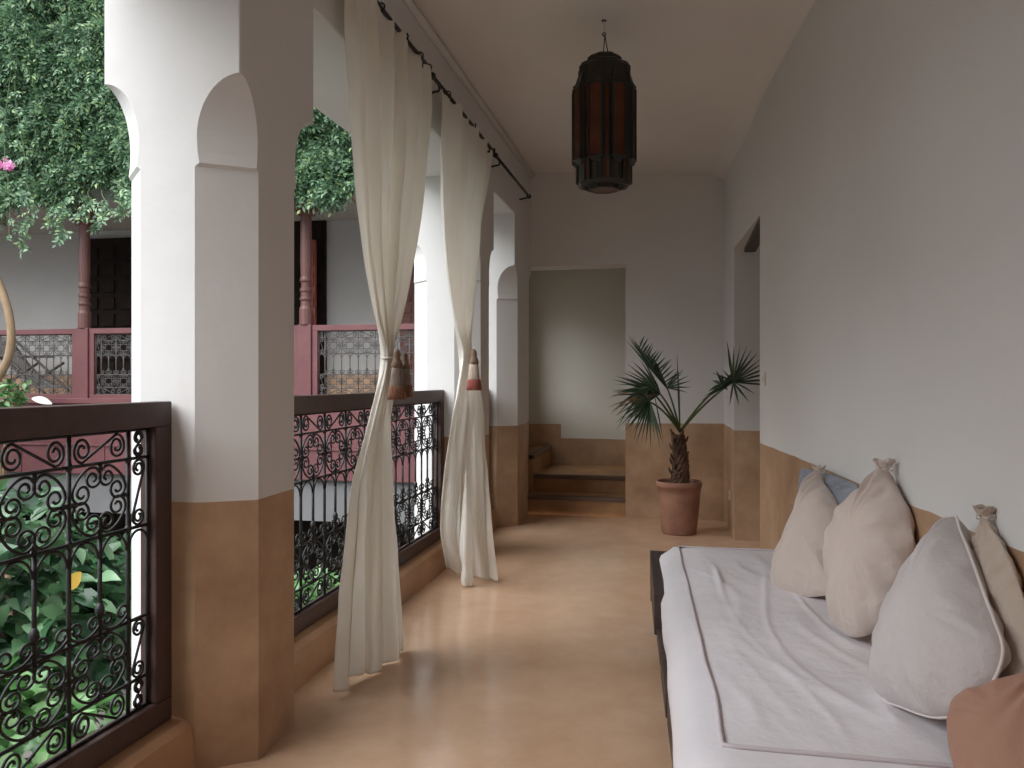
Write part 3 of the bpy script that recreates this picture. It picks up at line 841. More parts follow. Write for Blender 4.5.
# ------------------------------------------------------------------ curtains
def resamp(pts, n):
    pts = [Vector(p_) for p_ in pts]
    for _ in range(1):
        pass
    # Catmull-Rom through the points, equal parameter per segment
    out = []
    m_ = len(pts) - 1
    for i in range(n + 1):
        t = i / n * m_; k = min(int(t), m_ - 1); f = t - k
        p0 = pts[max(k - 1, 0)]; p1 = pts[k]; p2 = pts[k + 1]; p3 = pts[min(k + 2, m_)]
        out.append(.5 * ((2 * p1) + (p2 - p0) * f + (2 * p0 - 5 * p1 + 4 * p2 - p3) * f * f + (3 * p1 - p0 - 3 * p2 + p3) * f ** 3))
    return out
def curtain(left, right, amps, nf, label, seed, depth_bow=0.):
    Lp = resamp([on_x(u, v, x) for u, v, x in left], 130)
    Rp = resamp([on_x(u, v, x) for u, v, x in right], 130)
    na = len(amps)
    for q_ in (Lp, Rp): q_[0].z = 2.782; q_[0].x = -1.235
    for q_ in (Lp, Rp):
        for k_ in range(1, 9): q_[k_] = q_[0].lerp(q_[9], k_ / 9)
    base = Vector(((Lp[-1].x + Rp[-1].x) / 2, (Lp[-1].y + Rp[-1].y) / 2, 0))
    e = empty('curtain', base); tag(e, label, 'curtain', 'cream curtains tied back along the gallery')
    rows = []
    K = 190
    rnd = random.Random(seed)
    ph = [rnd.uniform(0, 6.28) for _ in range(6)]
    for j in range(131):
        t = j / 130
        a = t * (na - 1); k = min(int(a), na - 2); fr = a - k
        A = amps[k][0] * (1 - fr) + amps[k + 1][0] * fr
        tie = math.exp(-((t - TIE) / .07) ** 2)
        l, r = Lp[j], Rp[j]
        row = []
        for i in range(K + 1):
            s = i / K
            # bunch the folds unevenly
            w = s + .035 * math.sin(2 * PI * (2.2 * s) + ph[0] + t * 1.2) * (1 - s) * s * 4
            p_ = l.lerp(r, w)
            s2 = s + .05 * math.sin(5.3 * s + ph[2]) + .03 * noise.noise(Vector((s * 4, t * 1.6, seed + 4)))
            top = math.sin(2 * PI * nf * s2 + ph[1]) * .62 + .28 * math.sin(2 * PI * nf * 1.73 * s2 + ph[3] + t * 1.5) + .45 * math.sin(2 * PI * nf * .41 * s2 + ph[4] - t)
            low = math.sin(2 * PI * nf * .42 * s2 + ph[5]) * .85 + .38 * math.sin(2 * PI * nf * .85 * s2 + ph[3]) + .12 * math.sin(2 * PI * nf * 1.9 * s2 + ph[2])
            bl = min(1, max(0, (t - .5) / .25)); fold = top * (1 - bl) + low * bl
            env = min(1, 6 * s + .25) * min(1, 6 * (1 - s) + .25)
            sharp = fold if fold > 0 else fold * .8
            dx = A * sharp * env
            dy = A * .35 * math.cos(2 * PI * nf * s + ph[1]) * env
            cre = .006 * noise.noise(Vector((s * 9, t * 16, seed))) + .010 * tie * math.sin(s * 60)
            z = p_.z
            if t > .9: z -= (t - .9) * .25 * (.5 + .5 * low)
            row.append(Vector((p_.x + dx + cre, p_.y + dy, max(.008, z))) - base)
        rows.append(row)
    # header loops: raise scallops at the top edge
    for i in range(K + 1):
        s = i / K; rows[0][i].z += -.018 * abs(math.sin(s * PI * 7))
    mb = MB(); mb.grid(rows)
    mb.build('fabric', M['curtain'], e, smooth=True, solid=.002)
    # hem stitched along the leading edge
    return e, base
TIE = .5
c1L = [(345, -46, -1.238), (347, 40, -1.245), (352, 110, -1.245), (358, 200, -1.25), (371, 295, -1.26), (384, 354, -1.265), (375, 400, -1.265), (353, 480, -1.27), (343, 560, -1.275), (337, 625, -1.28), (333, 688, -1.275)]
c1R = [(431, 68, -1.235), (429, 110, -1.235), (423, 165, -1.235), (414, 235, -1.24), (402, 300, -1.245), (391, 353, -1.255), (391, 395, -1.255), (391, 440, -1.24), (394, 515, -1.225), (399, 580, -1.21), (404, 648, -1.19)]
amps1 = [(.022,), (.040,), (.042,), (.038,), (.030,), (.020,), (.026,), (.036,), (.040,), (.040,), (.035,)]
cur1, b1 = curtain(c1L, c1R, amps1, 7, 'cream cotton curtain tied back with a brown tassel, nearest the camera', 3)
c2L = [(441, 105, -1.238), (441, 150, -1.24), (442, 200, -1.245), (445, 255, -1.25), (452, 305, -1.26), (462, 353, -1.265), (457, 392, -1.28), (449, 440, -1.31), (443, 490, -1.35), (441, 533, -1.38), (447, 568, -1.40)]
c2R = [(493, 147, -1.235), (489, 178, -1.235), (482, 215, -1.235), (478, 262, -1.24), (473, 312, -1.245), (470, 352, -1.25), (481, 392, -1.21), (485, 440, -1.16), (489, 490, -1.12), (493, 535, -1.08), (498, 580, -1.05)]
amps2 = [(.022,), (.036,), (.038,), (.034,), (.028,), (.018,), (.024,), (.03,), (.03,), (.03,), (.025,)]
cur2, b2 = curtain(c2L, c2R, amps2, 6, 'cream cotton curtain tied back with a red tassel, farther along', 11)

# the hem of the far curtain gathers in a small hanging bunch
p0 = on_x(466, 470, -1.225) - b2; p1 = on_x(467, 584, -1.205) - b2; p1.z = .012
mb = MB(); rows = []
for k in range(22):
    t = k / 21; c_ = p0.lerp(p1, t)
    r = float(np.interp(t, [0, .3, .6, .74, .82, .87, .93, 1], [.002, .018, .034, .036, .026, .022, .034, .030]))
    rows.append([c_ + Vector((r * (1 + .16 * math.sin(4 * a + t * 2)) * math.cos(a), r * 1.1 * (1 + .16 * math.sin(4 * a + t * 2)) * math.sin(a), 0)) for a in np.linspace(0, 2 * PI, 41)[:-1]])
mb.grid(rows, closed=True); mb.build('gathered_hem', M['curtain'], cur2, smooth=True)
# rods
def rod(y0, y1, z, label):
    mid = Vector((-1.235, (y0 + y1) / 2, z)); e = empty('curtain_rod', mid); tag(e, label, 'curtain rod', 'black curtain rods above the arcade')
    mb = MB(); mb.tube([(0, y0 - mid.y, 0), (0, y1 - mid.y, 0)], .0105, 8); mb.build('rod', M['rod'], e, smooth=True)
    for y in (y0, y1):
        mb = MB(); mb.lathe([(.003, -.02), (.016, -.012), (.02, 0), (.016, .012), (.003, .02)], (0, y - mid.y, 0), 10); mb.build('finial', M['rod'], e, smooth=True)
    for y in (y0 + .12, y1 - .10):
        mb = MB(); mb.tube([(0, y - mid.y, 0), (0, y - mid.y, -.035), (-.063, y - mid.y, -.045)], .007, 6); mb.build('bracket', M['rod'], e, smooth=True)
rod(1.0, 3.86, 2.775, 'black curtain rod over the near curtain')
rod(3.92, 5.28, 2.755, 'black curtain rod over the far curtain')
rod(5.36, 6.62, 2.745, 'empty black curtain rod beyond the curtains, next to the end wall')
def rings(e, base, ys, z=2.765):
    for y in ys:
        mb = MB(); c = Vector((-1.235, y, z - .006)) - base
        mb.tube([c + Vector((.017 * math.cos(t), 0, .017 * math.sin(t))) for t in np.linspace(0, 2 * PI, 17)[:-1]], .004, 5, closed=True)
        mb.build('curtain_ring', M['rod'], e, smooth=True)
yl = [2.86, 3.2, 3.5, 3.72]
rings(cur1, b1, yl, 2.785)
rings(cur2, b2, [4.2, 4.42, 4.75, 5.05])

# tassel tiebacks
def tieback(u, v, x, scale, label, two=False, red='tassel_red', cream='tassel_cream'):
    c = on_x(u, v, x); e = empty('curtain_tieback', c); tag(e, label, 'tieback')
    mb = MB()
    cc = on_x(u + 1, v + 2, -1.258) - c
    mb.tube([(.026 * math.cos(t) + cc.x, .036 * math.sin(t) + cc.y, cc.z + .012 * math.sin(t)) for t in np.linspace(0, 2 * PI, 22)[:-1]], .0045, 6, closed=True)
    mb.build('cord_loop', M['ribbon'], e, smooth=True)
    s = scale
    offs = [(.035, .03, 0, s)] + ([(.05, .085, -.01, s * .9)] if two else [])
    for (ox, oy, oz, s) in offs:
        mb = MB(); mb.lathe([(.004, .02), (.013, .01), (.016, -.005), (.014, -.02), (.020, -.03), (.026, -.048), (.022, -.058)], (ox, oy, oz), 14, lob=lambda a: 1 + .06 * math.sin(9 * a))
        mb.v = [(ox + (a - ox) * s, oy + (b - oy) * s, c_ * s) for a, b, c_ in mb.v]
        tas = empty('tassel', (0, 0, 0)); tas.parent = e
        mb.build('tassel_head', M['tassel_brown'], tas, smooth=True)
        def skirt(z0, z1, r0, r1, name, matl, n=26):
            mb = MB()
            for k in range(n):
                a = 2 * PI * k / n
                mb.tube([(ox + s * (r0 + (r1 - r0) * t) * math.cos(a), oy + s * (r0 + (r1 - r0) * t) * math.sin(a), oz + s * (z0 + (z1 - z0) * t)) for t in (0, .3, .6, 1)], [.0035 * s, .004 * s, .0042 * s, .004 * s], 5)
            mb.build(name, matl, tas, smooth=True)
        mb = MB(); mb.lathe([(.016, -.055), (.022, -.10), (.028, -.175)], (ox, oy, oz), 14); mb.v = [(ox + (a - ox) * s, oy + (b - oy) * s, oz + (c_ - oz) * s) for a, b, c_ in mb.v]
        mb.build('tassel_core', M['tassel_brown'], tas, smooth=True)
        skirt(-.055, -.160, .019, .029, 'cream_fringe', M[cream], 22)
        skirt(-.135, -.190, .030, .037, 'red_fringe', M[red], 26)
tieback(387, 354, -1.215, 1.02, 'brown and cream silk tassel tieback on the near curtain', True, 'tassel_rust', 'tassel_dull')
tieback(467, 353, -1.215, 1.15, 'cream and red silk tassel tieback on the far curtain')

# ------------------------------------------------------------------ lantern
LC = at(604, 120, 4.0)
e = empty('hanging_lantern', (LC.x, LC.y, 2.15)); tag(e, 'dark metal hanging lantern with rust brown glass panels, on the ceiling', 'lantern')
def px2(v): return (CH + (HOR - v) * 4.0 / 800) - 2.15
NB = 8
def bays(r_out, r_in, halfdeg):
    pts = []
    for k in range(NB):
        a = 2 * PI * (k + .5) / NB + TH
        for s_ in (-1, 1): pts.append((r_out * math.cos(a + s_ * math.radians(halfdeg)), r_out * math.sin(a + s_ * math.radians(halfdeg))))
        a2 = a + PI / NB
        pts.append((r_in * math.cos(a2 - .10), r_in * math.sin(a2 - .10))); pts.append((r_in * math.cos(a2 + .10), r_in * math.sin(a2 + .10)))
    return pts
zA, zB = px2(163), px2(92)
B = bays(.156, .135, 12)
def prism_side(mb, a, b, z0, z1, th=.003):
    d = Vector((b[0] - a[0], b[1] - a[1], 0)); nrm = Vector((d.y, -d.x, 0)).normalized() * th
    q = [(a[0], a[1]), (a[0] - nrm.x, a[1] - nrm.y), (b[0] - nrm.x, b[1] - nrm.y), (b[0], b[1])]
    mb.hexa(q, z0, z1)
for k in range(NB):
    mb = MB(); a, b = B[4 * k], B[4 * k + 1]; prism_side(mb, a, b, zA, zB); mb.build('glass_panel', M['amber'], e)
    mb = MB(); a, b = B[4 * k + 2], B[4 * k + 3]; prism_side(mb, a, b, px2(184), zB + .02); mb.build('glass_panel', M['amber'], e)
for k in range(len(B)):
    mb = MB(); x, y = B[k]; mb.tube([(x, y, zA if k % 4 < 2 else px2(184)), (x, y, zB + (.0 if k % 4 < 2 else .02))], .0065, 6); mb.build('frame_bar', M['lanternmetal'], e)
mb = MB()
for k in range(NB):                      # narrow dark return panels between bays
    for i, j in ((4 * k + 1, 4 * k + 2), (4 * k + 3, (4 * k + 4) % len(B))): prism_side(mb, B[i], B[j], zA, zB)
for z in (zA, zB, (zA * .0 + zB * 1) + .012): mb.tube([(x, y, z) for x, y in B], .006, 5, closed=True)
# bay feet (scalloped points) and shoulders
for k in range(NB):
    a = 2 * PI * (k + .5) / NB + TH; r = .150
    pts = [B[4 * k], B[4 * k + 1]]
    c0 = Vector((.118 * math.cos(a), .118 * math.sin(a), zA - .05))
    A0 = Vector((*B[4 * k], zA)); A1 = Vector((*B[4 * k + 1], zA)); P0 = Vector((*B[4 * k - 1], zA)) ; P1 = Vector((*B[4 * k + 2], zA))
    mb.add([A0, A1, c0, P0, P1], [(0, 1, 2), (3, 0, 2), (1, 4, 2)])
    c1 = Vector((.125 * math.cos(a - .17), .125 * math.sin(a - .17), px2(72))); c2 = Vector((.125 * math.cos(a + .17), .125 * math.sin(a + .17), px2(72)))
    T0 = Vector((*B[4 * k], zB)); T1 = Vector((*B[4 * k + 1], zB))
    mb.add([T0, T1, c2, c1, Vector((*B[4 * k - 1], zB)), Vector((*B[4 * k + 2], zB))], [(0, 1, 2, 3), (4, 0, 3), (1, 5, 2)])
mb.build('frame', M['lanternmetal'], e)
mb = MB()
zt = px2(57)
mb.lathe([(.131, zB), (.128, px2(80)), (.130, px2(70)), (.122, px2(68)), (.118, px2(66)), (.088, px2(63)), (.086, px2(60)), (.070, px2(57)), (.02, px2(55.5))], n=32, lob=lambda a: 1 + .05 * math.cos(8 * (a - TH - PI / 8)))
mb.build('dome_cap', M['lanternmetal'], e)
mb = MB(); mb.lathe([(.132, px2(164)), (.131, px2(184)), (.122, px2(187)), (.078, px2(187)), (.075, px2(190.5)), (.068, px2(190.5)), (.066, px2(187)), (.10, px2(184)), (.118, px2(166))], n=32, cap=False, lob=lambda a: 1 + .05 * math.cos(8 * (a - TH - PI / 8)))
mb.build('bottom_rim', M['lanternmetal'], e)
mb = MB(); mb.lathe([(.0, px2(187)), (.066, px2(187)), (.07, px2(190)), (.0, px2(190))][1:3], n=24); mb.build('bottom_glass', M['amber'], e)
mb = MB()
for k in range(16):
    a = 2 * PI * k / 16; mb.tube([(.126 * math.cos(a), .126 * math.sin(a), px2(185)), (.078 * math.cos(a), .078 * math.sin(a), px2(189))], .004, 4)
mb.build('pierced_band', M['lanternmetal'], e)
zh = px2(35)
for s_ in (-.004, .022):
    mb = MB(); mb.tube([(s_ * RT.x, s_ * RT.y, px2(56)), (.004, .001, zh)], .0028, 5); mb.build('hanging_wire', M['rod'], e)
zceil = 3.005 - 2.15
mb = MB(); mb.tube([(.0, 0, zh), (.002, 0, zceil)], .003, 5); mb.build('cord', M['ribbon'], e)
mb = MB(); mb.tube([(.008 * math.cos(t), 0, zh + .008 * math.sin(t) + .004) for t in np.linspace(0, 2 * PI, 12)], .003, 5); mb.build('hook', M['rod'], e)
mb = MB(); mb.lathe([(.012, zceil - .012), (.016, zceil + .01)], n=12); mb.build('ceiling_hook', M['rod'], e)

# ------------------------------------------------------------------ potted palm
PC = Vector((0.0, 6.42, 0))
pe = empty('plant_pot', PC); tag(pe, 'terracotta flower pot standing by the end wall', 'pot')
m = MB(); m.lathe([(.128, .0), (.135, .012), (.150, .15), (.163, .30), (.168, .36), (.176, .363), (.180, .376), (.178, .402), (.170, .410), (.160, .405), (.158, .36), (.155, .34)], n=40, cap=False)
m.f.append(tuple(range(39, -1, -1)))
m.build('pot_wall', M['terracotta'], pe, smooth=True)
m = MB(); rows = [[(r * math.cos(a), r * math.sin(a), .372 + .012 * noise.noise(Vector((r * 20 * math.cos(a), r * 20 * math.sin(a), 0)))) for a in np.linspace(0, 2 * PI, 25)[:-1]] for r in (.002, .05, .10, .157)]
m.grid(rows, closed=True); m.build('soil', M['soil'], pe, smooth=True)
e = empty('potted_palm', PC + Vector((0, 0, .38))); tag(e, 'small fan palm with a brown trunk growing in the terracotta pot', 'palm')
def loc_(p_): return p_ - e.location
m = MB(); rows = []
for j in range(22):
    t = j / 21; z = -.02 + t * .41
    r0 = .062 - .018 * t + .02 * math.exp(-t * 9)
    row = []
    for i in range(20):
        a = 2 * PI * i / 20
        tooth = .013 * abs(math.sin(t * 19 + (i % 5) * 1.2)) + .006 * noise.noise(Vector((i * .8, t * 20, 0)))
        row.append(((r0 + tooth) * math.cos(a) + .012 * math.sin(t * 4) * RT.x, (r0 + tooth) * math.sin(a), z))
    rows.append(row)
m.grid(rows, closed=True); m.f.append(tuple(len(m.v) - 20 + i for i in range(20)))
m.build('trunk', M['trunk'], e, smooth=False)
m = MB()
for k in range(26):           # old leaf bases on the trunk
    a = k * 2.4; z = .02 + k * .0145; r = .058 - .0006 * k
    d = Vector((math.cos(a), math.sin(a), 0))
    p0 = d * r + Vector((0, 0, z)); m.tube([p0 - d * .01, p0 + d * .014 + Vector((0, 0, .025)), p0 + d * .026 + Vector((0, 0, .055))], [.014, .011, .004], 6)
m.build('leaf_base', M['trunk'], e, smooth=True)
crown = at(680, 432, 6.28)
def blade(mb, p, tip, w, up, droop=.0, n=7):
    d = tip - p; s = d.cross(up)
    s = s.normalized() if s.length > 1e-6 else Vector((0, 0, 1))
    rows = []
    for k in range(n + 1):
        t = k / n; ww = w * (.45 + .8 * t if t < .45 else (1 - t) * 1.48 + .02) * .9
        c = p + d * t - Vector((0, 0, 1)) * droop * d.length * t * t
        rows.append([c - s * ww + up * ww * .5, c, c + s * ww + up * ww * .5])
    mb.grid(rows)
rp = random.Random(5)
def frond(hub, tips, w=.013, droop=.05, zc=6.2, dead=()):
    """hub: (u,v,zc); tips: (u,v,dz) list; stalk from the crown to the hub"""
    h = at(*hub)
    fe = None
    mb = MB(); mid = (crown + h) / 2 + Vector((0, 0, .02)); mid += Vector((0, 0, .04)) if h.z > crown.z else Vector((0, 0, .08))
    st = [crown.lerp(mid, t) * (1 - t) + mid.lerp(h, t) * t for t in np.linspace(0, 1, 12)]
    mb.tube([loc_(q) for q in st], [.010 - .004 * t for t in np.linspace(0, 1, 12)], 6)
    stalk = mb.build('stalk', M['stemgreen'], e, smooth=True)
    mb = MB(); md = MB()
    for k, (u, v, dz) in enumerate(tips):
        tp = at(u, v, hub[2] + dz)
        up = (FW * -1 + Vector((rp.uniform(-.5, .5), 0, rp.uniform(-.3, .6)))).normalized()
        blade(md if k in dead else mb, loc_(h), loc_(tp), w * rp.uniform(.8, 1.15), up, droop * rp.uniform(.3, 1.5))
    o = mb.build('fan_leaf', M['palm'], stalk, smooth=False)
    if dead:
        o = md.build('dry_leaf', M['deadleaf'], stalk); o['label'] = 'dry brown leaf blades'
def fan(cu, cv, a0, a1, n, len_f, dz0=0, dz1=0):
    out = []
    for k in range(n):
        t = k / (n - 1); a = math.radians(a0 + (a1 - a0) * t); l_ = len_f(t) * rp.uniform(.85, 1.08)
        out.append((cu + l_ * math.cos(a), cv - l_ * math.sin(a), dz0 + (dz1 - dz0) * t + rp.uniform(-.06, .06)))
    return out
# A: tall leaf leaning left with comb of blades on its right
A_t = fan(667, 388, 129, 114, 8, lambda t: 66 - 24 * t, .05, .1) + fan(667, 388, 60, -10, 6, lambda t: 25, .1, -.1) + [(628, 332, .0), (631, 335, .05), (635, 340, 0), (629, 337, -.05), (640, 343, .05)]
frond((667, 388, 6.22), A_t, .0125, .03)
# blades along the leaf's rib
comb = MB()
for t in np.linspace(.05, .92, 15):
    st_ = (667 - 30 * t, 388 - 44 * t); l_ = (26 - 14 * t) * rp.uniform(.8, 1.15); a_ = math.radians(38 + 30 * t + rp.uniform(-7, 7))
    blade(comb, loc_(at(st_[0], st_[1], 6.22)), loc_(at(st_[0] + l_ * math.cos(a_), st_[1] - l_ * math.sin(a_), 6.22 + rp.uniform(-.12, .1))), .010, (FW * -1 + Vector((0, 0, .4))).normalized(), .05)
comb.build('fan_leaf', M['palm'], e)
# B: broad fan going left and drooping
B_t = fan(660, 394, 208, 112, 17, lambda t: 50 - 8 * abs(t - .3), -.25, .15) + [(627, 359, 0), (638, 357, .05), (651, 368, .05)]
frond((660, 394, 6.15), B_t, .014, .16, dead=(3, 4))
B2 = fan(648, 388, 250, 165, 12, lambda t: 44 - 8 * t, -.1, .2)
frond((648, 388, 6.1), B2, .012, .28, dead=(8,))
# C: small dark fan hanging in front
C_t = fan(650, 402, 285, 200, 13, lambda t: 42 - 12 * t, -.25, .0) + fan(650, 402, 200, 130, 5, lambda t: 20, -.1, 0) + [(663, 440, -.1)]
frond((650, 402, 6.0), C_t, .012, .12)
# D: right fan reaching into the side doorway
D_t = fan(733, 382, 98, -4, 12, lambda t: 46 - 4 * t, -.1, .12) + fan(733, 384, -20, -100, 4, lambda t: 24, -.2, 0) + [(703, 396, -.1), (712, 372, 0), (714, 386, .0), (722, 368, 0), (709, 392, -.05), (700, 399, -.1)]
frond((733, 382, 5.66), D_t, .012, .05)
D2 = [(708, 391, 0), (712, 380, .05), (722, 374, .05), (716, 370, 0), (742, 366, 0), (744, 378, 0), (728, 390, 0)]
frond((722, 384, 5.7), D2, .017, .02)
m = MB(); blade(m, loc_(crown), loc_(at(677, 351, 6.25)), .012, FW * -1, 0); m.build('spear_leaf', M['palm'], e)
m = MB(); blade(m, loc_(at(655, 398, 6.2)), loc_(at(664, 444, 6.1)), .008, FW * -1, 0); m.build('hanging_blade', M['palm'], e)

# ------------------------------------------------------------------ daybed
def fx(y): return .105 - .0495 * (y - 1.85)         # front piping line of the mattress
YN, YFAR, ZT = 1.84, 3.98, .385
e = empty('daybed', (.35, 2.95, 0)); tag(e, 'low dark wooden daybed base along the right wall', 'daybed')
d = e.location
mb = MB(); mb.hexa([(fx(YN) - .0, YN + .03), (wx(YN) - .03, YN + .03), (wx(4.05) - .03, 4.05), (fx(4.05) - .0, 4.05)], .12, .19); shift(mb, d).build('platform', M['darkwood'], e, bevel=.004)
for a_, b_, off, z0 in ((3.28, 4.10, .137, .17), (2.98, 3.28, .122, .15), (2.60, 2.98, .115, .12), (2.30, 2.60, .105, .10), (YN, 2.30, .06, .10)):
    mb = MB(); mb.hexa([(fx(a_) - off + .005, a_), (fx(a_) + .02, a_), (fx(b_) + .02, b_), (fx(b_) - off, b_)], z0, .34 if a_ > 3 else .20)
    shift(mb, d).build('side_board', M['darkwood'], e, bevel=.004)
mb = MB(); mb.hexa([(fx(4.1) - .133, 4.03), (wx(4.1) - .02, 4.03), (wx(4.1) - .02, 4.10), (fx(4.1) - .133, 4.10)], .10, .335); shift(mb, d).build('end_board', M['darkwood'], e, bevel=.004)
for x, y in ((fx(1.95) + .02, 1.95), (wx(1.95) - .12, 1.95), (fx(4.0) - .07, 4.04), (wx(4.0) - .12, 4.02), (fx(3.0) + .0, 3.0)):
    mb = MB(); mb.lathe([(.028, 0), (.035, .03), (.028, .06), (.038, .12)], (x, y, 0), 12); shift(mb, d).build('leg', M['darkwood'], e, smooth=True)

me_ = empty('mattress', (.35, 2.95, .19)); tag(me_, 'pale grey sheeted mattress with piped edges on the daybed', 'mattress')
d = me_.location
def topz(x, y):
    # crowned, gently dented top with pulled creases
    a = (x - fx(y)) / (wx(y) - fx(y)); b = (y - YN) / (YFAR - YN)
    ed = min(1, 7 * max(0, a)) * min(1, 7 * max(0, 1 - a)) * min(1, 12 * max(0, b)) * min(1, 12 * max(0, 1 - b))
    z = ZT + .012 * ed
    z += .008 * noise.noise(Vector((x * 3, y * 2, 1))) * ed
    # diagonal creases running from the pillows towards the near piping
    q = x + y * .16 + .04 * math.sin(y * 3); r_ = y
    cr = noise.noise(Vector((q * 7.5, r_ * 1.0, 4)))
    z += .0055 * max(0, 1 - abs(cr) * 5) ** 1.5 * ed * min(1, max(0, a * 2.5 - .1))
    cr2 = noise.noise(Vector((x * 4.2 + 3 + y * 1.1, y * 1.4, 8)))
    z += .004 * max(0, 1 - abs(cr2) * 6) * ed
    z += .0035 * noise.noise(Vector((x * 11 + y * 4, y * 5, 3))) * ed
    # one short tuck near the head
    z += .012 * math.exp(-((x - (.155 - .02 * (y - 3.3))) / .010) ** 2) * math.exp(-((y - 3.3) / .16) ** 2)
    return z
mb = MB(); rows = []
NY, NX = 150, 80
for j in range(NY + 1):
    y = YN + (YFAR - YN) * j / NY
    row = []
    for i in range(NX + 1):
        a = i / NX; x = fx(y) + (wx(y) - .015 - fx(y)) * a
        # rounded far corner
        yy = y
        if j > NY - 14:
            tt = (j - (NY - 14)) / 14; yy = y - .03 * tt * max(0, (1 - a * 9)) ** 2
        row.append(Vector((x, yy, topz(x, y))) - d)
    rows.append(row)
mb.grid(rows); mb.build('top_sheet', M['sheet'], me_, smooth=True)
# perimeter path (front side then near end then far end), bulging skirt
def per():
    P_ = []
    for t in np.linspace(0, 1, 12): P_.append((wx(YFAR) - .015 + (fx(YFAR) - wx(YFAR) + .015) * t, YFAR - .0 * t, 0, 1))
    for t in np.linspace(0, 1, 90)[1:]: y = YFAR - .03 * math.exp(-t * 30) + (YN - YFAR) * t + .03 * math.exp(-30) ; P_.append((fx(YFAR + (YN - YFAR) * t), max(YN, y), -1, 0))
    for t in np.linspace(0, 1, 26)[1:]: P_.append((fx(YN) + (wx(YN) - .015 - fx(YN)) * t, YN, 0, -1))
    return P_
PP = per(); rows = []
lev = [(0, ZT), (.050, ZT - .008), (.088, ZT - .036), (.106, ZT - .085), (.106, ZT - .14), (.085, ZT - .175), (.03, ZT - .19)]
n = len(PP)
for off, z in lev:
    row = []
    for k, (x, y, nx, ny) in enumerate(PP):
        a = PP[max(0, k - 3)]; b = PP[min(n - 1, k + 3)]
        tx, ty = b[0] - a[0], b[1] - a[1]; l_ = math.hypot(tx, ty); nrm = (ty / l_, -tx / l_)
        # outward normal: right of travel reversed so that it points away from the bed centre
        cx, cy = .4 - x, 2.9 - y
        if nrm[0] * cx + nrm[1] * cy > 0: nrm = (-nrm[0], -nrm[1])
        o_ = off + (.010 * noise.noise(Vector((x * 3, y * 3.4, z * 4))) if off > .02 else 0)
        row.append(Vector((x + nrm[0] * o_, y + nrm[1] * o_, z + .006 * noise.noise(Vector((0, y * 3, 0))) * (z < ZT - .01))) - d)
    rows.append(row)
mb = MB(); mb.grid(rows); mb.build('side_skirt', M['sheet'], me_, smooth=True)
mb = MB(); mb.tube([Vector((x - (.004 if nx else 0) + .008 * noise.noise(Vector((1, y * 3.5, 0))) * (1 if nx else 0), y - (.004 if ny < 0 else 0), ZT + .003 + .003 * noise.noise(Vector((x * 4, y * 5, 0))))) - d for x, y, nx, ny in PP], .0055, 6)
mb.build('piping', M['piping'], me_, smooth=True)

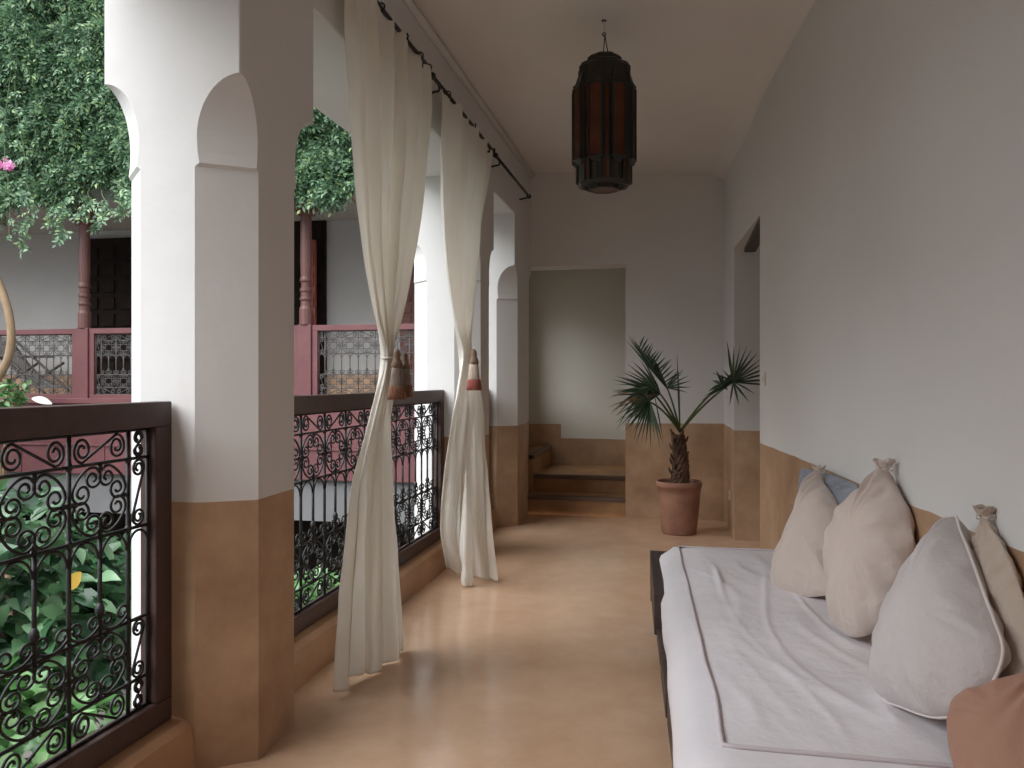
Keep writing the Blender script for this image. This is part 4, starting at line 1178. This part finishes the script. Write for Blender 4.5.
# ------------------------------------------------------------------ pillows
def smooth_loop(pts, n):
    m_ = len(pts); out = []
    for i in range(n):
        t = i / n * m_; k = int(t); f = t - k
        p0, p1, p2, p3 = (Vector(pts[(k + q) % m_]) for q in (-1, 0, 1, 2))
        out.append(.5 * ((2 * p1) + (p2 - p0) * f + (2 * p0 - 5 * p1 + 4 * p2 - p3) * f * f + (3 * p1 - p0 - 3 * p2 + p3) * f ** 3))
    return out
def pillow(name, label, outline, anchor, nrm, thick, matl, pipe=None, knot=None, seed=0, wr=.006, backf=.8, group=None, piper=.0045):
    """cushion whose seam is `outline` (pixels) on the plane through `anchor`; filled to both sides"""
    q3 = [at(*t) for t in anchor]
    A = q3[0]; nrm = (q3[1] - q3[0]).cross(q3[2] - q3[0]).normalized()
    if nrm.dot(FW) > 0: nrm = -nrm
    S = [on_plane(u, v, A, nrm) for u, v in outline]
    S = smooth_loop(S, 120)
    cen = sum(S, Vector((0, 0, 0))) / len(S)
    base = Vector((cen.x, cen.y, min(p_.z for p_ in S)))
    e = empty(name, base); tag(e, label, 'cushion', group)
    rows = []
    NR = 22
    tip = max(S, key=lambda q: q.z); ax = nrm.cross(Vector((0, 0, 1))).normalized()
    for side in (1, -1):
        rr = range(NR + 1) if side == 1 else range(NR - 1, -1, -1)
        for j in rr:
            rho = math.sin((j / NR) * PI / 2)
            row = []
            for i, p_ in enumerate(S):
                q = cen + (p_ - cen) * rho
                h = (1 - rho ** 2.4) ** .62 * thick * (1 if side > 0 else backf)
                # near pinched corners the filling thins
                wrk = wr * 3.0 * rho ** 3 * (1 - rho ** 8) * noise.noise(Vector((i * .22, rho * 2.2, seed + side * 5))) * 2.2
                wrk += wr * .8 * noise.noise(q * 9 + Vector((seed, 0, 0)))
                dt = (q - tip); an = math.atan2(dt.dot(ax), -dt.z)
                wrk += .009 * math.exp(-dt.length / .13) * min(1, dt.length / .04) * math.sin(an * 13 + seed) * (1 - rho ** 8)
                row.append(q + nrm * (side * (h + wrk * (1 if j < NR else 0))) - base)
            rows.append(row)
    mb = MB(); mb.grid(rows[1:-1], closed=True)
    k = len(mb.v)
    for idx, r0 in ((0, 0), (len(rows) - 3, k - len(S))):
        c_ = sum((Vector(mb.v[r0 + i]) for i in range(len(S))), Vector((0, 0, 0))) / len(S)
        mb.v.append(tuple(c_)); ci = len(mb.v) - 1
        for i in range(len(S)): mb.f.append((ci, r0 + (i + 1) % len(S), r0 + i))
    mb.build('cover', matl, e, smooth=True)
    if pipe is not None:
        mb = MB(); mb.tube([p_ - base for p_ in S], piper, 6, closed=True); mb.build('piping', pipe, e, smooth=True)
    if knot is not None:
        c_ = tip + Vector((0, 0, -.004)) - base; s = knot[2]
        mb = MB()
        for k in range(3):        # ruffled tuft of cloth above the tie
            a0 = k * 2.1 + seed; rows = []
            for t in np.linspace(0, 1, 7):
                rows.append([c_ + Vector((math.cos(a0 + w * 1.6) * s * (.25 + .75 * t) * (1 + .25 * math.sin(w * 7 + k)), math.sin(a0 + w * 1.6) * s * .7 * (.25 + .75 * t), s * (1.25 * t + .2 * math.sin(w * 6 + k * 2) * t - .2)))
                             for w in np.linspace(-1, 1, 12)])
            mb.grid(rows)
        tuft = mb.build('tied_tuft', matl, e, smooth=True, solid=.002)
        mb = MB(); mb.tube([c_ + Vector((math.cos(t) * s * .36, math.sin(t) * s * .34, .1 * s * math.sin(2 * t))) for t in np.linspace(0, 2 * PI, 16)[:-1]], s * .14, 6, closed=True)
        for sg in (-1, 1):
            mb.tube([c_ + Vector((sg * s * x_, -.3 * s, y_ * s)) for x_, y_ in ((0, 0), (.5, .35), (.9, .3), (.8, -.1), (.3, -.1), (0, 0))], s * .09, 5)
        mb.build('tie_ribbon', M['ribbon'], tuft, smooth=True)
    return e
GP = 'cushions along the wall on the daybed'
pillow('cushion', 'slate blue cushion against the wall behind the farthest cream cushion', [(800, 472), (806, 469), (830, 474), (850, 482), (857, 487), (858, 510), (854, 535), (830, 540), (806, 536), (799, 500)],
       ((857, 487, 2.86), (800, 472, 3.6), (857, 520, 2.84)), None, .03, M['pillow_blue'], group=GP, seed=9)
pillow('cushion', 'cream cushion with knotted top corner, farthest along the daybed', [(819, 471), (822, 480), (827, 487), (836, 500), (842, 520), (840, 560), (834, 590), (812, 597), (785, 594), (774, 584), (784, 550), (800, 515), (811, 490), (816, 480)],
       ((842, 525, 2.93), (780, 590, 3.10), (819, 474, 3.18)), None, .09, M['pillow_cream'], knot=(819, 473, .022), seed=1, group=GP, wr=.008)
pillow('cushion', 'tall cream cushion with tied ruffled corner, second along the daybed', [(884, 468), (888, 477), (896, 489), (908, 512), (913, 545), (906, 580), (890, 612), (872, 632), (852, 637), (835, 622), (830, 585), (833, 545), (846, 510), (866, 488), (879, 477)],
       ((831, 575, 2.60), (913, 545, 2.31), (884, 474, 2.50)), None, .095, M['pillow_cream'], knot=(883, 473, .028), seed=2, group=GP, wr=.009)
pillow('cushion', 'terracotta cushion with only its tip showing behind the tall cream cushion', [(899, 494), (904, 510), (910, 540), (913, 580), (900, 610), (870, 610), (862, 560), (872, 520), (888, 500)],
       ((899, 494, 2.44), (913, 580, 2.36), (862, 560, 2.70)), None, .028, M['pillow_terra'], group=GP, seed=4)
pillow('cushion', 'beige cushion with a tied ribbon corner, behind the pale grey cushion', [(985, 516), (990, 527), (1001, 543), (1016, 575), (1030, 625), (1038, 680), (1030, 715), (990, 712), (960, 690), (955, 640), (960, 585), (970, 545), (980, 527)],
       ((985, 521, 1.88), (1040, 680, 1.62), (960, 690, 1.93)), None, .035, M['pillow_beige'], knot=(985, 521, .024), seed=6, group=GP, wr=.008)
pillow('cushion', 'pale grey cushion with a piped seam, front of the row on the daybed', [(956, 517), (960, 530), (969, 552), (981, 585), (994, 620), (1003, 652), (990, 688), (965, 712), (935, 717), (905, 708), (880, 694), (882, 655), (895, 610), (920, 565), (942, 537), (951, 527)],
       ((955, 521, 1.95), (1003, 652, 1.66), (905, 708, 1.90)), None, .10, M['pillow_grey'], pipe=M['seam'], seed=3, group=GP, wr=.007)
# terracotta bolster-like cushion lying at the near corner
pillow('cushion', 'terracotta cushion lying at the near end of the daybed', [(955, 700), (985, 686), (1030, 676), (1075, 690), (1100, 740), (1095, 800), (1050, 830), (995, 815), (958, 775), (948, 735)],
       ((943, 735, 1.64), (1030, 676, 1.62), (1095, 740, 1.46)), None, .07, M['pillow_terra'], seed=8, group=GP, wr=.004)

# ------------------------------------------------------------------ small wall fittings
p = on_x(766, 379, .49); y = 4.84; x = wx(y)
p = Vector((x, y, 1.2 + (HOR - 379) * 4.8 / 800))
e = empty('light_switch', p, math.atan(.0857)); tag(e, 'small ivory light switch on the right wall by the side doorway', 'light switch')
mb = MB(); mb.box((-.008, -.028, -.04), (.0, .028, .04)); mb.build('plate', M['plastic'], e, bevel=.003)
mb = MB(); mb.box((-.013, -.01, -.018), (-.007, .01, .018)); mb.build('rocker', M['plastic'], e, bevel=.002)
mb = MB(); mb.box((-.012, -.02, -.035), (.0, .02, .035)); p = Vector((.398, 6.55, .29))
e = empty('wall_socket', p); tag(e, 'small white wall socket low on the ochre dado beside the palm', 'socket')
mb.build('plate', M['plastic'], e, bevel=.003)
mb = MB()
for s_ in (-.008, .008): mb.tube([(-.0145, s_, 0), (-.010, s_, 0)], .003, 8)
mb.build('socket_hole', M['rod'], e)

# ------------------------------------------------------------------ light
w = bpy.data.worlds.new('overcast_sky'); scene.world = w; w.use_nodes = True
nt = w.node_tree; nt.nodes.clear()
out = nt.nodes.new('ShaderNodeOutputWorld'); bg = nt.nodes.new('ShaderNodeBackground')
bg.inputs[0].default_value = (.93, .97, 1.0, 1); bg.inputs[1].default_value = 1.06
nt.links.new(bg.outputs[0], out.inputs[0])
def portal(loc, rot, sx, sy):
    l = bpy.data.lights.new('sky_portal', 'AREA'); l.shape = 'RECTANGLE'; l.size = sx; l.size_y = sy; l.cycles.is_portal = True
    o = bpy.data.objects.new('sky_portal', l); o.location = loc; o.rotation_euler = rot; col.objects.link(o)

sun = bpy.data.lights.new('hazy_sun', 'SUN'); sun.energy = 2.9; sun.angle = math.radians(70); sun.color = (.98, .99, 1)
so = bpy.data.objects.new('hazy_sun', sun); col.objects.link(so)
so.rotation_euler = Vector((.40, .50, -.77)).to_track_quat('-Z', 'Y').to_euler()
scene.cycles.max_bounces = 12
scene.cycles.diffuse_bounces = 8
scene.cycles.sample_clamp_indirect = 8
scene.cycles.use_denoising = True
vs = scene.view_settings
vs.view_transform = 'Standard'; vs.look = 'None'; vs.gamma = 1; vs.use_curve_mapping = False
vs.exposure = 1.12
